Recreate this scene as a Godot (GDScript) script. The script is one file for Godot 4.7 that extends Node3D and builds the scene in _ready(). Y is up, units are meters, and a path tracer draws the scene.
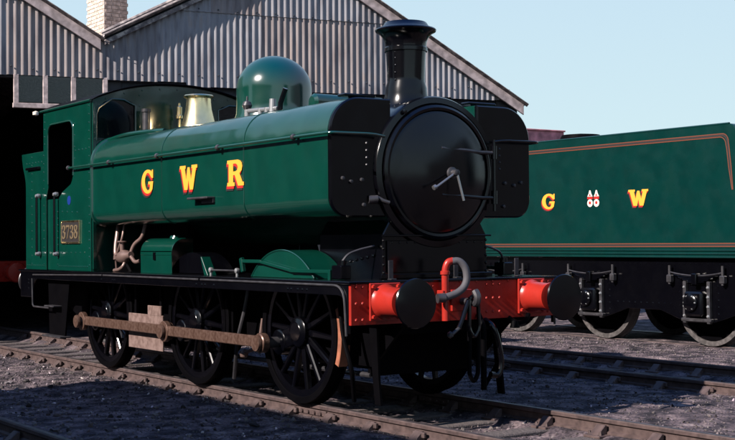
extends Node3D
# An engine yard: a green pannier tank locomotive in front of a corrugated shed, a tender behind.
# World axes are the locomotive's: +X ahead, +Y up from rail top, +Z to its right-hand side; x = 0 is the face of the front buffer beam.

var M := {}                 # materials
var origin := {}            # node -> its place in the world
var taken := {}             # name -> how often it is used at top level
var rng := RandomNumberGenerator.new()

# ------------------------------------------------------------------ mesh builder
class MB:
	var p := PackedVector3Array()          # corners, three a face, counter-clockwise seen from outside
	func tri(a: Vector3, b: Vector3, c: Vector3) -> void:
		p.append(a); p.append(b); p.append(c)
	func quad(a: Vector3, b: Vector3, c: Vector3, d: Vector3) -> void:
		tri(a, b, c); tri(a, c, d)
	func closed_since(start: int) -> void:  # turn a closed shape outside out
		var vol := 0.0
		var o := p[start]
		var i := start
		while i < p.size():
			vol += (p[i] - o).dot((p[i + 1] - o).cross(p[i + 2] - o))
			i += 3
		if vol < 0.0:
			i = start
			while i < p.size():
				var t := p[i + 1]
				p[i + 1] = p[i + 2]
				p[i + 2] = t
				i += 3
	func box(c: Vector3, s: Vector3, bev := 0.0, basis := Basis()) -> MB:
		var h := s * 0.5
		var st := p.size()
		if bev <= 0.0:
			var k := []
			for i in 8:
				k.append(c + basis * Vector3(h.x if i & 1 else -h.x, h.y if i & 2 else -h.y, h.z if i & 4 else -h.z))
			quad(k[0], k[2], k[3], k[1]); quad(k[4], k[5], k[7], k[6])
			quad(k[0], k[1], k[5], k[4]); quad(k[2], k[6], k[7], k[3])
			quad(k[0], k[4], k[6], k[2]); quad(k[1], k[3], k[7], k[5])
			closed_since(st)
			return self
		bev = minf(bev, minf(h.x, minf(h.y, h.z)) * 0.95)
		var q := {}
		for i in 8:
			var sg := Vector3(1 if i & 1 else -1, 1 if i & 2 else -1, 1 if i & 4 else -1)
			for ax in 3:
				var v := h - Vector3(bev, bev, bev)
				v[ax] = h[ax]
				q[i * 3 + ax] = c + basis * (v * sg)
		for ax in 3:
			var u := 1 << ((ax + 1) % 3)
			var w := 1 << ((ax + 2) % 3)
			for s2 in 2:
				var b := (1 << ax) * s2
				fq(q[b * 3 + ax], q[(b | u) * 3 + ax], q[(b | u | w) * 3 + ax], q[(b | w) * 3 + ax], c)
			var a1 := (ax + 1) % 3
			var a2 := (ax + 2) % 3
			for e in 4:
				var b2 := (u if e & 1 else 0) | (w if e & 2 else 0)
				var t := b2 | (1 << ax)
				fq(q[b2 * 3 + a1], q[b2 * 3 + a2], q[t * 3 + a2], q[t * 3 + a1], c)
		for i in 8:
			ft(q[i * 3], q[i * 3 + 1], q[i * 3 + 2], c)
		return self
	func ft(a: Vector3, b: Vector3, d: Vector3, c: Vector3) -> void:   # face turned away from c
		if (b - a).cross(d - a).dot((a + b + d) / 3.0 - c) < 0.0: tri(a, d, b)
		else: tri(a, b, d)
	func fq(a: Vector3, b: Vector3, d: Vector3, e: Vector3, c: Vector3) -> void:
		ft(a, b, d, c); ft(a, d, e, c)
	# polygon (u, v) pushed along the third axis from w0 to w1; plane "z": (x, y), "x": (z, y), "y": (x, z)
	static func put(plane: String, u: float, v: float, w: float) -> Vector3:
		if plane == "z": return Vector3(u, v, w)
		if plane == "x": return Vector3(w, v, u)
		return Vector3(u, w, v)
	func prism(poly: Array, plane: String, w0: float, w1: float, bev := 0.0) -> MB:
		var st := p.size()
		var pts := PackedVector2Array(poly)
		if Geometry2D.is_polygon_clockwise(pts): pts.reverse()
		var n := pts.size()
		var ins := PackedVector2Array()
		for i in n:
			var a := (pts[i] - pts[(i + n - 1) % n]).normalized()
			var b := (pts[(i + 1) % n] - pts[i]).normalized()
			var m := (Vector2(-a.y, a.x) + Vector2(-b.y, b.x))
			m = m / maxf(0.4, 1.0 + a.dot(b))
			ins.append(pts[i] + m * bev)
		var caps := ins if bev > 0.0 else pts
		var idx := Geometry2D.triangulate_polygon(caps)
		var lo := minf(w0, w1)
		var hi := maxf(w0, w1)
		var i2 := 0
		while i2 < idx.size():
			var A := caps[idx[i2]]; var B := caps[idx[i2 + 1]]; var C := caps[idx[i2 + 2]]
			if (B - A).cross(C - A) < 0.0:
				var tmp := B; B = C; C = tmp
			tri(put(plane, A.x, A.y, hi), put(plane, B.x, B.y, hi), put(plane, C.x, C.y, hi))
			tri(put(plane, A.x, A.y, lo), put(plane, C.x, C.y, lo), put(plane, B.x, B.y, lo))
			i2 += 3
		for i in n:
			var j := (i + 1) % n
			var l0 := lo + bev
			var h0 := hi - bev
			quad(put(plane, pts[i].x, pts[i].y, l0), put(plane, pts[j].x, pts[j].y, l0), put(plane, pts[j].x, pts[j].y, h0), put(plane, pts[i].x, pts[i].y, h0))
			if bev > 0.0:
				quad(put(plane, pts[i].x, pts[i].y, h0), put(plane, pts[j].x, pts[j].y, h0), put(plane, ins[j].x, ins[j].y, hi), put(plane, ins[i].x, ins[i].y, hi))
				quad(put(plane, ins[i].x, ins[i].y, lo), put(plane, ins[j].x, ins[j].y, lo), put(plane, pts[j].x, pts[j].y, l0), put(plane, pts[i].x, pts[i].y, l0))
		closed_since(st)
		return self
	# rings of (radius, height along the axis); the profile may be closed on itself
	func lathe(prof: Array, at: Vector3, axis: Vector3, seg := 32, loop := false) -> MB:
		var st := p.size()
		axis = axis.normalized()
		var u := axis.cross(Vector3(0.31, 0.87, 0.39)).normalized()
		var w := axis.cross(u)
		var n := prof.size()
		for i in (n if loop else n - 1):
			var a: Vector2 = prof[i]
			var b: Vector2 = prof[(i + 1) % n]
			for k in seg:
				var t0 := TAU * k / seg
				var t1 := TAU * (k + 1) / seg
				var d0 := u * cos(t0) + w * sin(t0)
				var d1 := u * cos(t1) + w * sin(t1)
				var p00 := at + axis * a.y + d0 * a.x
				var p01 := at + axis * a.y + d1 * a.x
				var p10 := at + axis * b.y + d0 * b.x
				var p11 := at + axis * b.y + d1 * b.x
				if a.x > 1e-5: tri(p00, p01, p11 if b.x > 1e-5 else p10)
				if b.x > 1e-5: tri(p00, p11, p10)
		closed_since(st)
		return self
	func cyl(a: Vector3, b: Vector3, r0: float, r1 := -1.0, seg := 16) -> MB:
		if r1 < 0.0: r1 = r0
		var l := (b - a).length()
		return lathe([Vector2(0, 0), Vector2(r0, 0), Vector2(r1, l), Vector2(0, l)], a, b - a, seg)
	func tube(path: Array, r: float, seg := 8, round_off := 0.0) -> MB:
		var pts := path
		if round_off > 0.0:
			pts = [path[0]]
			for i in range(1, path.size() - 1):
				var a: Vector3 = path[i - 1]; var b: Vector3 = path[i]; var c: Vector3 = path[i + 1]
				var ra := minf(round_off, (a - b).length() * 0.45)
				var rc := minf(round_off, (c - b).length() * 0.45)
				var s := b + (a - b).normalized() * ra
				var e := b + (c - b).normalized() * rc
				for k in 7:
					var t := k / 6.0
					pts.append(s.lerp(b, t).lerp(b.lerp(e, t), t))
			pts.append(path[path.size() - 1])
		var st := p.size()
		var rings := []
		var side := Vector3.ZERO
		for i in pts.size():
			var d: Vector3 = (pts[mini(i + 1, pts.size() - 1)] - pts[maxi(i - 1, 0)]).normalized()
			if side == Vector3.ZERO:
				side = d.cross(Vector3.UP if absf(d.y) < 0.9 else Vector3.RIGHT).normalized()
			side = (side - d * side.dot(d)).normalized()
			var up := side.cross(d)
			var ring := []
			for k in seg:
				var t := TAU * k / seg
				ring.append(pts[i] + (side * cos(t) + up * sin(t)) * r)
			rings.append(ring)
		for i in rings.size() - 1:
			for k in seg:
				var j := (k + 1) % seg
				quad(rings[i][k], rings[i][j], rings[i + 1][j], rings[i + 1][k])
		for k in range(1, seg - 1):
			tri(rings[0][0], rings[0][k + 1], rings[0][k])
			var L: Array = rings[rings.size() - 1]
			tri(L[0], L[k], L[k + 1])
		closed_since(st)
		return self
	func rivet(at: Vector3, n: Vector3, r := 0.012) -> MB:
		n = n.normalized()
		var u := n.cross(Vector3(0.3, 0.9, 0.31)).normalized()
		var w := n.cross(u)
		for k in 6:
			var d0 := u * cos(TAU * k / 6) + w * sin(TAU * k / 6)
			var d1 := u * cos(TAU * (k + 1) / 6) + w * sin(TAU * (k + 1) / 6)
			var a := at + d0 * r; var b := at + d1 * r
			var c := at + n * r * 0.6 + d0 * r * 0.6; var d := at + n * r * 0.6 + d1 * r * 0.6
			ft(a, b, d, at); ft(a, d, c, at); ft(c, d, at + n * r * 0.8, at)
		return self
	func rivet_line(a: Vector3, b: Vector3, step: float, n: Vector3, r := 0.012) -> MB:
		var k := maxi(1, int(round((b - a).length() / step)))
		for i in k + 1: rivet(a.lerp(b, float(i) / k), n, r)
		return self
	func mesh(crease := 38.0, centre := Vector3.ZERO) -> ArrayMesh:
		var nf := p.size() / 3
		var fn := PackedVector3Array(); fn.resize(nf)
		var fa := PackedVector3Array(); fa.resize(nf)
		var at := {}
		for f in nf:
			var c := (p[f * 3 + 1] - p[f * 3]).cross(p[f * 3 + 2] - p[f * 3])
			fa[f] = c
			fn[f] = c.normalized()
			if crease > 0.0:
				for k in 3:
					var key := Vector3i((p[f * 3 + k] * 20000.0).round())
					if at.has(key): at[key].append(f)
					else: at[key] = PackedInt32Array([f])
		var lim := cos(deg_to_rad(crease))
		var vs := PackedVector3Array(); var ns := PackedVector3Array()
		for f in nf:
			if fa[f].length_squared() < 1e-16: continue
			for k in [0, 2, 1]:                   # Godot's front faces run clockwise
				var v := p[f * 3 + k]
				vs.append(v - centre)
				var nn := fn[f]
				if crease > 0.0:
					var sum := Vector3.ZERO
					for g in at[Vector3i((v * 20000.0).round())]:
						if fn[g].dot(fn[f]) >= lim: sum += fa[g]
					if sum.length_squared() > 1e-18: nn = sum.normalized()
				ns.append(nn)
		var arr := []
		arr.resize(Mesh.ARRAY_MAX)
		arr[Mesh.ARRAY_VERTEX] = vs
		arr[Mesh.ARRAY_NORMAL] = ns
		var m := ArrayMesh.new()
		m.add_surface_from_arrays(Mesh.PRIMITIVE_TRIANGLES, arr)
		return m
	func middle() -> Vector3:
		var lo := p[0]; var hi := p[0]
		for v in p:
			lo = lo.min(v); hi = hi.max(v)
		return (lo + hi) * 0.5

# ------------------------------------------------------------------ nodes
func numbered(called: String) -> String:
	var k: int = taken.get(called, 0)
	taken[called] = k + 1
	return called if k == 0 else "%s_%03d" % [called, k]

func tag(o: Node, label := "", category := "", group := "", kind := "") -> Node:
	if label: o.set_meta("label", label)
	if category: o.set_meta("category", category)
	if group: o.set_meta("group", group)
	if kind: o.set_meta("kind", kind)
	return o

func thing(called: String, at: Vector3, label := "", category := "", group := "", kind := "") -> Node3D:
	var o := Node3D.new()
	o.name = numbered(called)
	add_child(o, true)
	o.position = at
	origin[o] = at
	tag(o, label, category, group, kind)
	return o

# one named mesh under a parent (or the root); shape given in world coordinates
func part(parent: Node3D, called: String, mb: MB, mat: Material, crease := 38.0) -> MeshInstance3D:
	var o := MeshInstance3D.new()
	var c := mb.middle()
	o.mesh = mb.mesh(crease, c)
	o.material_override = mat
	o.name = numbered(called) if parent == self else called
	parent.add_child(o, true)
	o.position = c - origin.get(parent, Vector3.ZERO)
	origin[o] = c
	return o

func copy_of(parent: Node3D, called: String, m: Mesh, mat: Material, at: Vector3, basis := Basis()) -> MeshInstance3D:
	var o := MeshInstance3D.new()
	o.mesh = m
	o.material_override = mat
	o.name = numbered(called) if parent == self else called
	parent.add_child(o, true)
	o.transform = Transform3D(basis, at - origin.get(parent, Vector3.ZERO))
	origin[o] = at
	return o

func group_node(parent: Node3D, called: String, at: Vector3) -> Node3D:
	var o := Node3D.new()
	o.name = called
	parent.add_child(o, true)
	o.position = at - origin.get(parent, Vector3.ZERO)
	origin[o] = at
	return o

func stuff(o: Node) -> Node:
	o.set_meta("kind", "stuff")
	return o

# ------------------------------------------------------------------ materials
func lin(r: float, g: float, b: float) -> Color:
	return Color(r, g, b).linear_to_srgb()

# seamless noise between two or more colours (linear values)
func noise_tex(seed_: int, size: int, freq: float, oct: int, stops: Array, stretch := Vector2.ONE, kind := FastNoiseLite.TYPE_SIMPLEX_SMOOTH) -> ImageTexture:
	var n := FastNoiseLite.new()
	n.seed = seed_
	n.noise_type = kind
	n.frequency = freq
	n.fractal_octaves = oct
	n.fractal_type = FastNoiseLite.FRACTAL_FBM
	var g := n.get_seamless_image(int(size * stretch.x), int(size * stretch.y), false, false, 0.15)
	g.convert(Image.FORMAT_RGB8)
	if stretch != Vector2.ONE: g.resize(size, size, Image.INTERPOLATE_CUBIC)
	var grad := Gradient.new()
	var offs := PackedFloat32Array(); var cols := PackedColorArray()
	for s in stops:
		offs.append(s[0]); cols.append(s[1])
	grad.offsets = offs; grad.colors = cols
	var lut := []
	for i in 256: lut.append(grad.sample(i / 255.0))
	for y in size:
		for x in size:
			g.set_pixel(x, y, lut[g.get_pixel(x, y).r8])
	g.generate_mipmaps()
	return ImageTexture.create_from_image(g)

func grey_ramp(a: float, b: float) -> Array:
	return [[0.2, Color(a, a, a)], [0.8, Color(b, b, b)]]

func mat(c: Color, rough := 0.5, metal := 0.0, spec := 0.5) -> StandardMaterial3D:
	var m := StandardMaterial3D.new()
	m.albedo_color = c
	m.roughness = rough
	m.metallic = metal
	m.metallic_specular = spec
	return m

func tex(m: StandardMaterial3D, albedo: Texture2D, scale: float, rough: Texture2D = null, world := true) -> StandardMaterial3D:
	m.uv1_triplanar = true
	m.uv1_world_triplanar = world
	m.uv1_scale = Vector3.ONE * scale
	if albedo: m.albedo_texture = albedo
	if rough:
		m.roughness_texture = rough
		m.roughness_texture_channel = BaseMaterial3D.TEXTURE_CHANNEL_RED
	return m

func bump(m: StandardMaterial3D, t: Texture2D, cm: float) -> StandardMaterial3D:
	m.heightmap_enabled = true
	m.heightmap_texture = t
	m.heightmap_scale = cm
	return m

func make_materials() -> void:
	var soft := noise_tex(3, 256, 0.012, 4, [[0.25, Color(0.93, 0.94, 0.94)], [0.6, Color(1, 1, 1)], [0.8, Color(1, 0.99, 0.97)]])
	var smear := noise_tex(5, 256, 0.02, 5, grey_ramp(0.7, 1.0))
	var grain := noise_tex(9, 512, 0.08, 4, grey_ramp(0.0, 1.0))
	var ripple := noise_tex(7, 256, 0.014, 2, grey_ramp(0.3, 0.7))
	# locomotive paint
	M.green = bump(tex(mat(lin(0.0010, 0.0275, 0.0192), 0.19, 0.0, 0.72), soft, 0.5, smear), ripple, 0.9)
	M.tender_green = bump(tex(mat(lin(0.0008, 0.0180, 0.0160), 0.30, 0.0, 0.4), soft, 0.5, smear), ripple, 0.8)
	M.black = tex(mat(lin(0.0010, 0.0010, 0.0018), 0.22, 0.0, 0.42), soft, 0.6, smear)
	M.sooty = tex(mat(lin(0.0017, 0.0016, 0.0021), 0.55, 0.0, 0.10), soft, 0.8, smear)
	M.worn = tex(mat(lin(0.045, 0.043, 0.048), 0.4, 0.3), smear, 1.2)
	M.red = tex(mat(lin(0.25, 0.0155, 0.010), 0.36, 0.0, 0.4), soft, 0.9, smear)
	var rusty := noise_tex(11, 256, 0.03, 5, [[0.2, Color(0.42, 0.33, 0.28)], [0.5, Color(0.62, 0.50, 0.42)], [0.75, Color(0.52, 0.36, 0.27)]])
	var rustsoft := noise_tex(12, 256, 0.03, 5, [[0.2, Color(0.80, 0.76, 0.74)], [0.7, Color(1, 1, 1)]])
	M.rod = tex(mat(lin(0.115, 0.070, 0.054), 0.40, 0.5), rustsoft, 2.0, smear)
	M.bright = mat(lin(0.22, 0.22, 0.23), 0.3, 0.8)
	M.rust = tex(mat(lin(0.12, 0.078, 0.068), 0.85), rustsoft, 1.2)
	M.block = tex(mat(lin(0.30, 0.10, 0.05), 0.7), smear, 1.0)
	M.brass = tex(mat(lin(0.86, 0.68, 0.38), 0.30, 1.0), soft, 1.1, smear)
	M.figure = mat(lin(0.13, 0.095, 0.055), 0.45, 0.3)
	M.pipe = mat(lin(0.15, 0.098, 0.085), 0.42, 0.5)
	M.steel_pale = mat(lin(0.24, 0.245, 0.25), 0.35, 0.6)
	M.hose = mat(lin(0.042, 0.040, 0.046), 0.75)
	M.yellow = mat(lin(0.58, 0.26, 0.028), 0.4)
	M.letter_red = mat(lin(0.30, 0.010, 0.008), 0.45)
	M.letter_black = mat(lin(0.012, 0.01, 0.01), 0.5)
	M.cream = mat(lin(0.5, 0.46, 0.40), 0.5)
	M.orange = mat(lin(0.10, 0.028, 0.014), 0.45)
	M.tyre = tex(mat(lin(0.075, 0.067, 0.066), 0.6, 0.2), smear, 2.0)
	# permanent way
	var ash := noise_tex(21, 1024, 0.012, 7, [[0.16, lin(0.013, 0.012, 0.015)], [0.40, lin(0.046, 0.038, 0.043)], [0.60, lin(0.105, 0.081, 0.086)], [0.80, lin(0.165, 0.128, 0.128)], [0.94, lin(0.24, 0.19, 0.185)]])
	var ashbump := noise_tex(23, 1024, 0.05, 6, grey_ramp(0.0, 1.0))
	var fine := noise_tex(25, 512, 0.22, 3, [[0.25, Color(0.62, 0.62, 0.64)], [0.6, Color(1, 1, 1)]])
	M.ground = tex(mat(Color(1, 1, 1), 0.95, 0.0, 0.25), ash, 0.21)
	bump(M.ground, ashbump, 1.6)
	M.ground.detail_enabled = true
	M.ground.detail_albedo = fine
	M.ground.detail_blend_mode = BaseMaterial3D.BLEND_MODE_MUL
	M.ground.detail_uv_layer = BaseMaterial3D.DETAIL_UV_1
	M.rail = tex(mat(lin(0.18, 0.155, 0.16), 0.7, 0.1), noise_tex(27, 256, 0.03, 5, [[0.2, lin(0.16, 0.11, 0.10)], [0.5, lin(0.27, 0.19, 0.17)], [0.8, lin(0.36, 0.27, 0.24)]]), 1.0)
	M.railhead = tex(mat(lin(0.10, 0.085, 0.088), 0.42, 0.5), smear, 1.0)
	M.sleeper = bump(tex(mat(Color(1, 1, 1), 0.9), noise_tex(29, 512, 0.02, 5, [[0.2, lin(0.022, 0.018, 0.018)], [0.5, lin(0.052, 0.041, 0.039)], [0.8, lin(0.095, 0.076, 0.071)]], Vector2(1, 6)), 1.0), grain, 0.4)
	M.stone = mat(lin(0.115, 0.095, 0.095), 0.95, 0.0, 0.2)
	M.stone.vertex_color_use_as_albedo = true
	M.stone.albedo_color = Color(1, 1, 1)
	# shed
	var sheet := noise_tex(31, 512, 0.008, 6, [[0.15, lin(0.12, 0.11, 0.12)], [0.42, lin(0.195, 0.19, 0.205)], [0.68, lin(0.235, 0.23, 0.245)], [0.88, lin(0.25, 0.21, 0.195)]], Vector2(4, 0.5))
	M.sheet = tex(mat(Color(1, 1, 1), 0.75), sheet, 0.45)
	M.sheet_warm = tex(mat(lin(1.0, 0.88, 0.80), 0.78), sheet, 0.37)
	M.sheet_dark = tex(mat(lin(0.80, 0.77, 0.76), 0.78), sheet, 0.53)
	M.roof = tex(mat(Color(1, 1, 1), 0.9), noise_tex(33, 512, 0.02, 5, [[0.2, lin(0.07, 0.06, 0.065)], [0.55, lin(0.20, 0.17, 0.165)], [0.75, lin(0.45, 0.40, 0.36)]]), 0.6)
	M.board = tex(mat(lin(0.44, 0.36, 0.36), 0.8), smear, 0.9)
	M.frame = tex(mat(lin(0.46, 0.37, 0.36), 0.75), smear, 1.4)
	M.glass = mat(Color(0.10, 0.12, 0.16, 0.12), 0.03, 0.0, 0.4)
	M.glass.transparency = BaseMaterial3D.TRANSPARENCY_ALPHA
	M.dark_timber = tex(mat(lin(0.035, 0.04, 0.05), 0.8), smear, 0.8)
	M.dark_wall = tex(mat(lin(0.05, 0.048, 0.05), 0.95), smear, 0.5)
	M.brick = tex(mat(lin(0.40, 0.30, 0.25), 0.9), smear, 1.5)
	M.brick_cream = tex(mat(lin(0.62, 0.52, 0.43), 0.9), smear, 1.5)
	M.mortar = mat(lin(0.33, 0.28, 0.25), 0.95)
	M.red_wall = tex(mat(lin(0.62, 0.23, 0.25), 0.8), smear, 0.5)

# ------------------------------------------------------------------ lettering
func letter_shape(ch: String, cap: float, wide: float) -> ArrayMesh:
	var polys := []
	if ch == "G":
		var q := []
		for k in 25:
			var t := deg_to_rad(lerpf(50, 318, k / 24.0))
			q.append(Vector2(0.60 + 0.60 * cos(t), 0.5 + 0.52 * sin(t)))
		q += [Vector2(1.13, 0.5), Vector2(0.66, 0.5), Vector2(0.66, 0.37), Vector2(0.82, 0.37)]
		for k in 21:
			var t := deg_to_rad(lerpf(310, 50, k / 20.0))
			q.append(Vector2(0.62 + 0.29 * cos(t), 0.5 + 0.38 * sin(t)))
		q += [Vector2(0.98, 0.64), Vector2(1.12, 0.64), Vector2(1.12, 1.0), Vector2(1.03, 1.0)]
		polys = [q]
	elif ch == "W":
		polys = [[Vector2(0, 1), Vector2(0.50, 1), Vector2(0.50, 0.87), Vector2(0.43, 0.87), Vector2(0.55, 0.42), Vector2(0.67, 0.92), Vector2(0.84, 0.92), Vector2(0.97, 0.42), Vector2(1.09, 0.87), Vector2(1.02, 0.87), Vector2(1.02, 1), Vector2(1.5, 1), Vector2(1.5, 0.87), Vector2(1.40, 0.87), Vector2(1.13, 0), Vector2(0.85, 0), Vector2(0.755, 0.40), Vector2(0.66, 0), Vector2(0.38, 0), Vector2(0.10, 0.87), Vector2(0, 0.87)]]
	else:
		polys = [[Vector2(0, 0), Vector2(0.56, 0), Vector2(0.56, 0.14), Vector2(0.45, 0.14), Vector2(0.45, 1), Vector2(0, 1), Vector2(0, 0.86), Vector2(0.11, 0.86), Vector2(0.11, 0.14), Vector2(0, 0.14)],
			[Vector2(0.45, 1), Vector2(0.80, 1), Vector2(0.96, 0.96), Vector2(1.09, 0.87), Vector2(1.14, 0.73), Vector2(1.09, 0.58), Vector2(0.92, 0.47), Vector2(1.14, 0.14), Vector2(1.25, 0.14), Vector2(1.25, 0), Vector2(0.82, 0), Vector2(0.57, 0.42), Vector2(0.45, 0.42), Vector2(0.45, 0.56), Vector2(0.64, 0.56), Vector2(0.76, 0.61), Vector2(0.81, 0.71), Vector2(0.76, 0.81), Vector2(0.64, 0.86), Vector2(0.45, 0.86)]]
	var mid: float = {"G": 0.58, "W": 0.75, "R": 0.62}[ch]
	var b := MB.new()
	for q in polys:
		var g := []
		for v in q: g.append(Vector2((v.x - mid) * cap * wide, (v.y - 0.5) * cap))
		b.prism(g, "z", -0.003, 0.003)
	return b.mesh(0.0)

func letter(parent: Node3D, ch: String, at: Vector3, cap: float, wide: float, shade: float) -> void:
	var tm := letter_shape(ch, cap, wide)
	var l := copy_of(parent, "letter", tm, M.yellow, at + Vector3(0, 0, 0.009))
	l.set_meta("label", "yellow letter %s shaded in red and black" % ch)
	for s in [["red_shade", M.letter_red, 1.0, 0.0], ["black_shade", M.letter_black, 1.8, -0.0025]]:
		var o := MeshInstance3D.new()
		o.mesh = tm
		o.material_override = s[1]
		o.name = s[0]
		l.add_child(o, true)
		o.position = Vector3(-shade * s[2] * 0.75, -shade * s[2], -0.0025 + s[3])

func arc(c: Vector2, r: float, a0: float, a1: float, n := 8) -> Array:
	var o := []
	for k in n + 1:
		var t := deg_to_rad(lerpf(a0, a1, float(k) / n))
		o.append(c + Vector2(cos(t), sin(t)) * r)
	return o

# ------------------------------------------------------------------ the scene
func _ready() -> void:
	rng.seed = 4711
	# camera
	var cam := Camera3D.new()
	cam.name = "camera"
	add_child(cam)
	var yaw := 0.6042; var pitch := 0.0167; var roll := -0.0079
	var fw := Vector3(-cos(yaw) * cos(pitch), sin(pitch), -sin(yaw) * cos(pitch))
	var r := fw.cross(Vector3.UP).normalized()
	var u := r.cross(fw)
	var r2 := r * cos(roll) + u * sin(roll)
	var u2 := u * cos(roll) - r * sin(roll)
	cam.transform = Transform3D(Basis(r2, u2, -fw), Vector3(9.3549, 1.5935, 7.4996))
	cam.fov = 2.0 * rad_to_deg(atan(220.0 / 1282.04))
	cam.near = 0.1
	cam.far = 2000.0
	cam.current = true
	# sky, exposure
	var env := Environment.new()
	var sm := ProceduralSkyMaterial.new()
	sm.sky_top_color = lin(0.013, 0.092, 0.37)
	sm.sky_horizon_color = lin(0.288, 0.368, 0.378)
	sm.sky_curve = 0.7
	sm.ground_bottom_color = lin(0.06, 0.05, 0.05)
	sm.ground_horizon_color = lin(0.10, 0.09, 0.09)
	sm.sun_angle_max = 1.0
	var sky := Sky.new()
	sky.sky_material = sm
	env.background_mode = Environment.BG_SKY
	env.sky = sky
	env.tonemap_mode = Environment.TONE_MAPPER_LINEAR
	env.tonemap_exposure = 2.4
	env.sdfgi_enabled = true
	env.ssao_enabled = true
	env.ssil_enabled = true
	var we := WorldEnvironment.new()
	we.name = "environment"
	we.environment = env
	add_child(we)
	# sun: over the near side of the yard, square to the tracks
	var sun := DirectionalLight3D.new()
	sun.name = "sun"
	sun.light_energy = 1.6
	sun.light_color = Color(1.0, 0.955, 0.92)
	sun.light_angular_distance = 0.5
	sun.shadow_enabled = true
	add_child(sun)
	var to_sun := Vector3(0.035, 0.556, 0.83).normalized()
	sun.look_at_from_position(Vector3.ZERO, -to_sun, Vector3.UP)

	make_materials()
	build_ground()
	build_tracks()
	build_shed()
	build_far_things()
	build_shed_locomotive()
	build_tender()
	build_locomotive()
	build_stones()

# ------------------------------------------------------------------ ground
var gn := FastNoiseLite.new()
func ground_y(x: float, z: float) -> float:
	var y := -0.135
	y += 0.020 * gn.get_noise_2d(x * 6.0, z * 6.0) + 0.012 * gn.get_noise_2d(x * 30.0 + 50.0, z * 30.0)
	# ash bank up to the tender's road
	y = lerpf(y, -0.008 + 0.01 * gn.get_noise_2d(x * 18.0, z * 18.0), smoothstep(-5.36, -5.62, z))
	# four-foot of each road lies lower
	for zc in [0.0, -4.55, 4.33]:
		var d := absf(z - zc)
		y -= 0.055 * smoothstep(0.70, 0.5, d)
	# ash shouldered up beside the rails
	y += 0.02 * smoothstep(0.5, 0.1, absf(z - 1.25)) + 0.02 * smoothstep(0.9, 0.2, absf(z + 2.4)) * (1.0 + gn.get_noise_2d(x * 4.0, z * 4.0))
	return y

func axis_steps(lo: float, hi: float, step: float, far: float) -> PackedFloat32Array:
	var a := PackedFloat32Array()
	var v := lo
	while v < hi:
		a.append(v); v += step
	var s := step
	while v < far:
		a.append(v); s *= 1.35; v += s
	a.append(far)
	var b := PackedFloat32Array()
	v = lo - step; s = step
	while v > -far:
		b.append(v); s *= 1.35; v -= s
	b.append(-far)
	b.reverse()
	b.append_array(a)
	return b

func build_ground() -> void:
	gn.seed = 77
	gn.frequency = 0.1
	gn.fractal_octaves = 3
	var xs := axis_steps(-12.0, 4.0, 0.075, 700.0)
	var zs := axis_steps(-8.5, 4.5, 0.06, 700.0)
	var vs := PackedVector3Array(); var ns := PackedVector3Array(); var ix := PackedInt32Array()
	for z in zs:
		for x in xs:
			vs.append(Vector3(x, ground_y(x, z), z))
	var w := xs.size()
	for j in zs.size():
		for i in w:
			var a := vs[j * w + maxi(i - 1, 0)]; var b := vs[j * w + mini(i + 1, w - 1)]
			var c := vs[maxi(j - 1, 0) * w + i]; var d := vs[mini(j + 1, zs.size() - 1) * w + i]
			ns.append((d - c).cross(b - a).normalized())
	for j in zs.size() - 1:
		for i in w - 1:
			var k := j * w + i
			ix.append_array([k, k + 1, k + w + 1, k, k + w + 1, k + w])
	var arr := []
	arr.resize(Mesh.ARRAY_MAX)
	arr[Mesh.ARRAY_VERTEX] = vs; arr[Mesh.ARRAY_NORMAL] = ns; arr[Mesh.ARRAY_INDEX] = ix
	var m := ArrayMesh.new()
	m.add_surface_from_arrays(Mesh.PRIMITIVE_TRIANGLES, arr)
	var o := MeshInstance3D.new()
	o.mesh = m
	o.material_override = M.ground
	o.name = "ground"
	add_child(o)
	tag(o, "pinkish grey ash and cinder ground of the engine yard", "ground", "", "structure")

func pebble(seed_: int) -> ArrayMesh:
	var g := RandomNumberGenerator.new()
	g.seed = seed_
	var ico := []
	var t := 1.618
	for v in [Vector3(-1, t, 0), Vector3(1, t, 0), Vector3(-1, -t, 0), Vector3(1, -t, 0), Vector3(0, -1, t), Vector3(0, 1, t), Vector3(0, -1, -t), Vector3(0, 1, -t), Vector3(t, 0, -1), Vector3(t, 0, 1), Vector3(-t, 0, -1), Vector3(-t, 0, 1)]:
		ico.append(v.normalized() * g.randf_range(0.7, 1.15))
	var b := MB.new()
	for f in [[0, 11, 5], [0, 5, 1], [0, 1, 7], [0, 7, 10], [0, 10, 11], [1, 5, 9], [5, 11, 4], [11, 10, 2], [10, 7, 6], [7, 1, 8], [3, 9, 4], [3, 4, 2], [3, 2, 6], [3, 6, 8], [3, 8, 9], [4, 9, 5], [2, 4, 11], [6, 2, 10], [8, 6, 7], [9, 8, 1]]:
		b.tri(ico[f[0]], ico[f[1]], ico[f[2]])
	return b.mesh(0.0)

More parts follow.
